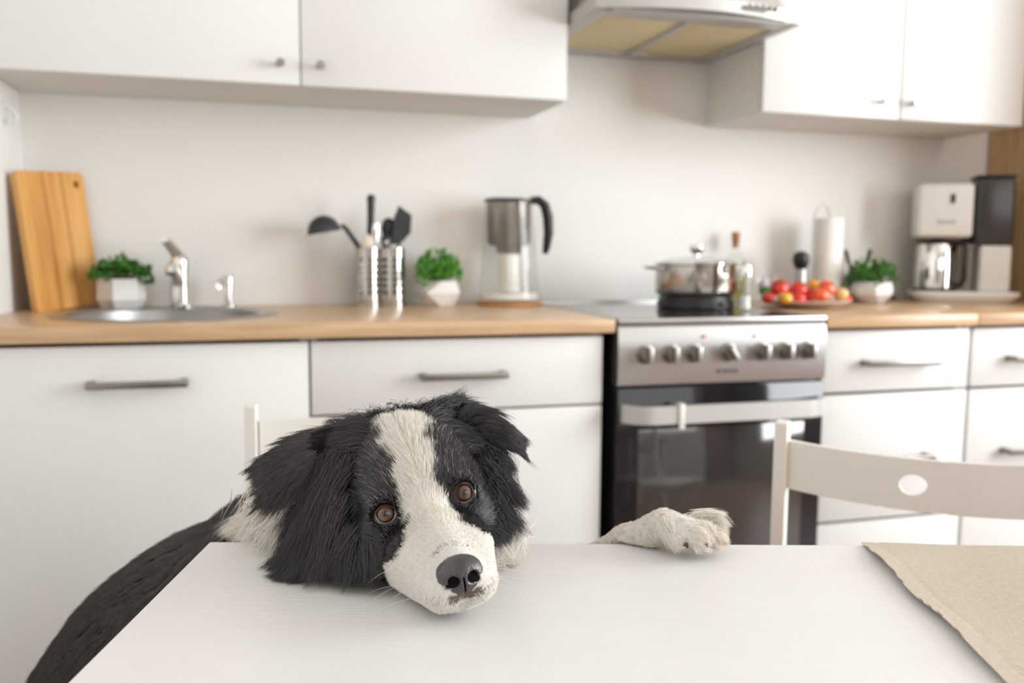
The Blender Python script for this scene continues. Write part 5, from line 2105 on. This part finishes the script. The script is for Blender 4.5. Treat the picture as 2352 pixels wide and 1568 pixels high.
L = np.where(mouth_ & (rng.random(len(P)) < .3), L * .4, L)
T_ = unit(D - (D * N).sum(1)[:, None] * N)
lift = .30 + .12 * rear + .18 * (m < -.02) - .08 * (m > .03)
dirs = unit(T_ + N * lift[:, None])
droop = .10 + .9 * rear + .5 * jaw
near_b = (k > .9) & (m < .0) & (np.abs(l) < .040)
lipz = (np.clip(1 - ng_ / .010, 0, 1) * (d < -.026))
col = colours(k, len(P), .25 + .6 * rear * (l < 0))
col = np.where((near_b & (rng.random(len(P)) < .10 * np.clip(1.3 - np.abs(l) / .034, 0, 1) + .03))[:, None], np.array([[.42, .40, .38]]), col)
col = np.where((rng.random(len(P)) < lipz * .3)[:, None], np.array([[.10, .06, .055]]), col)
fring = (np.abs(m - .072) < .02) & (ng_ < .006) & (d > -.012)
col = np.where((fring & (rng.random(len(P)) < .45))[:, None], np.array([[.055, .05, .05]]), col)
rad = np.where(m > .02, .00011, .00014) * (0.8 + .4 * rng.random(len(P)))
grow(P, N, dirs, L, droop, rad, col, npt=6, clump=.42, cl_r=.05, curl=.10, name='fur', parent=body)

# --- long feathering behind the cheeks and under the ears, and the white ruff
def strands(spec_list, name, parent):
    AP, AN, AD, AL, AG, AR, AC = [], [], [], [], [], [], []
    for (roots, tips, n, width, k_, brown, rad_, jl) in spec_list:
        A = np.array([q3(*r_) for r_ in roots])
        Bt = np.array([q3(*r_) for r_ in tips])
        x = rng.random(n)
        seg = x * (len(A) - 1)
        i = np.minimum(seg.astype(int), len(A) - 2)
        f = (seg - i)[:, None]
        pr = A[i] * (1 - f) + A[i + 1] * f + rng.normal(size=(n, 3)) * width
        tp_ = Bt[i] * (1 - f) + Bt[i + 1] * f + rng.normal(size=(n, 3)) * width * 1.2
        v = tp_ - pr
        Ln = np.linalg.norm(v, axis=1) * (1 - jl * rng.random(n) ** 1.4)
        v = unit(v)
        # start a little outwards, droop to reach the tip
        v0 = unit(v + UPL * .45 + np.array([0, 0, .12]))
        AP.append(pr)
        AN.append(np.tile([0, 0, 1.0], (n, 1)))
        AD.append(v0)
        AL.append(Ln * 1.03)
        AG.append(np.full(n, .95))
        AR.append(rad_ * (0.75 + .5 * rng.random(n)))
        AC.append(colours(np.full(n, float(k_)), n, np.full(n, brown)))
    P_, N_, D_, L_, G_, R_, C_ = [np.concatenate(z_) for z_ in (AP, AN, AD, AL, AG, AR, AC)]
    return grow(P_, N_, D_, L_, G_, R_, C_, npt=8, clump=.78, cl_r=.012, curl=.16, name=name, parent=parent)


strands([
    # image-left: rows of long black hair below the ear, sweeping down and left on to the table
    ([(735, 1085, .712), (765, 1060, .700), (800, 1070, .690)], [(672, 1225, .725), (690, 1290, .710), (710, 1300, .690)], 2400, .004, 1, .8, .00017, .35),
    ([(722, 1150, .718), (750, 1140, .700), (790, 1150, .686)], [(640, 1298, .718), (665, 1318, .700), (740, 1336, .672)], 3000, .0045, 1, .7, .00017, .35),
    ([(728, 1210, .712), (770, 1215, .690), (820, 1230, .676)], [(618, 1326, .695), (690, 1338, .676), (790, 1343, .660)], 2800, .0045, 1, .4, .00016, .35),
    ([(800, 1270, .680), (850, 1290, .668)], [(760, 1342, .668), (835, 1338, .652)], 1500, .004, 1, .3, .00015, .3),
    ([(835, 1245, .672), (868, 1262, .664), (890, 1262, .660)], [(838, 1338, .655), (862, 1336, .652), (886, 1326, .650)], 1300, .003, 1, .2, .00014, .3),
    # image-right: black feathering under the ear down to the table
    ([(1085, 1010, .742), (1120, 1030, .738), (1140, 1050, .740)], [(1120, 1120, .745), (1160, 1105, .745), (1185, 1080, .748)], 1700, .005, 1, .2, .00017, .35),
    ([(1105, 1070, .728), (1125, 1085, .728), (1140, 1100, .732)], [(1130, 1190, .730), (1180, 1180, .735), (1195, 1160, .738)], 2000, .005, 1, .1, .00017, .35),
    ([(1105, 1140, .720), (1125, 1150, .722), (1140, 1160, .725)], [(1115, 1245, .715), (1165, 1240, .722), (1205, 1222, .730)], 2200, .005, 1, .1, .00017, .35),
    ([(1110, 1185, .712), (1130, 1190, .716)], [(1122, 1252, .705), (1180, 1246, .716)], 1200, .004, 1, .1, .00016, .3),
    # ear roots
    ([(835, 975, .722), (828, 1020, .706), (815, 1062, .700)], [(752, 990, .728), (742, 1040, .702), (750, 1092, .704)], 1700, .004, 1, .7, .00016, .4),
    ([(985, 960, .745), (1020, 1000, .730), (1062, 1040, .728)], [(1052, 935, .758), (1092, 985, .738), (1122, 1030, .738)], 1500, .004, 1, .4, .00016, .4),
    # wisps swept out over the table
    ([(700, 1262, .712), (735, 1285, .700)], [(588, 1304, .705), (632, 1320, .700)], 800, .003, 1, .5, .00016, .3),
    ([(700, 1300, .700), (770, 1318, .690)], [(572, 1334, .690), (650, 1340, .680)], 800, .0025, 1, .4, .00016, .3),
    # crown and back of the head
    ([(800, 990, .745), (870, 965, .760), (940, 955, .765), (1010, 950, .765)], [(745, 968, .760), (860, 948, .78), (950, 942, .785), (1040, 908, .785)], 2600, .005, 1, .2, .00015, .5),
    ([(985, 955, .755), (1040, 935, .760)], [(1010, 905, .770), (1095, 912, .775)], 900, .004, 1, .3, .00015, .4),
], 'feathering', body)
strands([
    # white ruff left of the head, over the table edge
    ([(640, 1120, .80), (690, 1160, .78), (720, 1210, .76)], [(575, 1240, .80), (600, 1262, .775), (660, 1290, .745)], 5200, .012, 0, 0, .00022, .35),
    ([(600, 1190, .82), (640, 1215, .80)], [(462, 1218, .795), (560, 1240, .78)], 700, .005, 0, 0, .00018, .4),
    ([(700, 1250, .745), (780, 1290, .715)], [(640, 1312, .725), (720, 1325, .70)], 1400, .006, 0, 0, .00018, .35),
    # white ruff right of the muzzle on the table
    ([(1080, 1215, .735), (1130, 1225, .745), (1170, 1220, .760)], [(1120, 1315, .70), (1165, 1300, .715), (1215, 1262, .740)], 3600, .008, 0, 0, .00020, .4),
    ([(560, 1160, .86), (610, 1150, .84)], [(520, 1230, .85), (585, 1250, .82)], 900, .006, 1, 0, .00022, .35),
], 'white_ruff', body)

# --- ears
for key, (eo, pts, du, dv, nr) in EARMESH.items():
    n = 9000 if key == 'a' else 8000
    NU, NVv = pts.shape[:2]
    ui, vi = rng.random(n) * (NU - 1.001), rng.random(n) * (NVv - 1.001)
    i, j = ui.astype(int), vi.astype(int)
    f, g_ = (ui - i)[:, None], (vi - j)[:, None]
    bil = lambda A: (A[i, j] * (1 - f) * (1 - g_) + A[i + 1, j] * f * (1 - g_) + A[i, j + 1] * (1 - f) * g_ + A[i + 1, j + 1] * f * g_)
    P, N, U_, V_ = bil(pts), unit(bil(nr)), unit(bil(du)), unit(bil(dv))
    side = np.where(rng.random(n) < .78, 1.0, -1.0)[:, None]
    uu_, vv_ = ui / (NU - 1), vi / (NVv - 1)
    edge = np.abs(vv_ - .5) * 2
    D = U_ + V_ * ((vv_ - .5) * .9)[:, None] + .20 * vnoise(P, 70, 9)
    dirs = unit(D + N * side * .20)
    L = (.011 + .009 * edge ** 2 + .006 * uu_) * (.7 + .6 * rng.random(n))
    L = np.where((edge > .93), L * 1.25, L) * np.where(uu_ > .8, .75, 1)
    col = colours(np.ones(n), n, np.full(n, .75 if key == 'a' else .35))
    grow(P + N * side * .0018, N * side, dirs, L, np.full(n, .35), np.full(n, .00017), col, npt=6, clump=.6, cl_r=.03, curl=.12, name='ear_fur', parent=eo, avoid=False)

# --- body, legs and the paw on the table
def bodyw(p):
    c = can(p)
    out_ = ~((c[:, 1] > -.11) & (c[:, 2] > -.08) & (np.abs(c[:, 0]) < .08))
    wz = CAM[2] + p @ B3[:, 2]
    w = np.where(out_ & (wz > .40), 1.0, 0.04)
    paw = (p[:, 0] > .07)
    return np.where(paw, 7.0, w)


n = 70000
P, N = tri_sample(DV, DF, n, bodyw)
c = can(P)
k, hh_ = coat(P)
keep = ~((c[:, 1] > -.10) & (c[:, 2] > -.075) & (np.abs(c[:, 0]) < .075))
P, N, k, c = P[keep], N[keep], k[keep], c[keep]
n = len(P)
paw = P[:, 0] > .07
ax1 = unit(q3(520, 1495, 1.0) - q3(690, 1365, .935))
tailw = unit(q3(300, 1560, 1.05) - q3(640, 1180, .92))
D = np.where(paw[:, None], unit(np.array([.95, -.35, .15])), tailw[None] * 1.0 - UPL[None] * .3)
D = D + .18 * vnoise(P, 30, 5)
T_ = unit(D - (D * N).sum(1)[:, None] * N)
dirs = unit(T_ + N * np.where(paw, .22, .30)[:, None])
L = np.where(paw, .0055, .030) * (.7 + .6 * rng.random(n))
toe = paw & (P[:, 0] > .142)
L = np.where(toe, .0085 * (.6 + .8 * rng.random(n)), L)
neckz = (~paw) & (P[:, 2] > -.90)
L = np.where(neckz, .026 * (.7 + .5 * rng.random(n)), L)
k = np.where((k > .02) & (k < .98), (vnoise(P * np.array([1, .35, 1]), 130, 21)[:, 0] > (.5 - k) * 1.5).astype(float), k)
col = colours(k, n, np.full(n, .15))
col = np.where((paw & (rng.random(n) < .30))[:, None], np.array([[.62, .48, .33]]), col)
rad = np.where(paw, .00013, .00032)
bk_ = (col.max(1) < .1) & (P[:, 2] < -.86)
col = np.where(bk_[:, None], col * 2.5 + np.array([[.042, .034, .033]]), col)  # black back fur greyed: soft light painted into its colour
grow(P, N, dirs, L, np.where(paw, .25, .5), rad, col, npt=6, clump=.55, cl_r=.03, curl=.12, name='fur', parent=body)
strands([
    ([(1585, 1185, .768), (1630, 1195, .764), (1640, 1210, .762)], [(1676, 1164, .760), (1684, 1188, .757), (1668, 1218, .757)], 420, .003, 0, 0, .00014, .5),
    ([(1520, 1195, .752), (1545, 1215, .744), (1560, 1225, .740)], [(1540, 1235, .738), (1562, 1258, .735), (1578, 1256, .734)], 500, .0028, 0, 0, .00014, .3),
    ([(1610, 1205, .748), (1630, 1215, .746), (1640, 1225, .747)], [(1632, 1255, .739), (1650, 1258, .741), (1660, 1245, .744)], 500, .003, 0, 0, .00014, .3),
], 'paw_tuft', body)

# claws and pad of the paw
cl = MB()
for (a, b_) in (((1572, 1248, .733), (1580, 1258, .731)), ((1618, 1246, .730), (1626, 1257, .728)), ((1652, 1240, .742), (1660, 1252, .740)), ((1652, 1224, .762), (1664, 1236, .761))):
    A, Bq = to_world(q3(*a)), to_world(q3(*b_))
    Bq[2] = max(Bq[2], TZ + .0018)
    cm = MB().tube([A, (A + Bq) / 2 + np.array([0, 0, .001]), Bq], [.0021, .0017, .0006], 10)
    cm.build('claw', 'ink', body)

# whiskers and eyebrow bristles
wk = []
def whisk(n_, roots, dirs_, Lr_, colr, name):
    P_ = np.array([q3(*roots[i % len(roots)]) for i in range(n_)]) + rng.normal(size=(n_, 3)) * .003
    D_ = unit(np.array([dirs_[i % len(dirs_)] for i in range(n_)], float) + rng.normal(size=(n_, 3)) * .16)
    L_ = rng.uniform(Lr_[0], Lr_[1], n_)
    return grow(P_, np.tile([0, 0, 1.0], (n_, 1)), D_, L_, np.full(n_, .5), np.full(n_, .00009), np.tile(colr, (n_, 1)), npt=9, curl=.05, name=name, parent=body)
whisk(22, [(1118, 1290, .615), (1120, 1310, .612), (1122, 1330, .612), (950, 1340, .62), (935, 1320, .63), (960, 1360, .615)],
      [(1, .25, .1), (1, .1, .1), (1, .0, .1), (-1, -.1, .2), (-1, -.05, .2), (-1, -.2, .2)], (.014, .034), np.array([.78, .74, .66]), 'whisker')

# the dog's own origin: on the floor under its body
DOGBASE = Vector(vw(-.36, 1.03, 0.0))
dog.location = DOGBASE
for ch_ in dog.children:
    ch_.location = ch_.location - DOGBASE
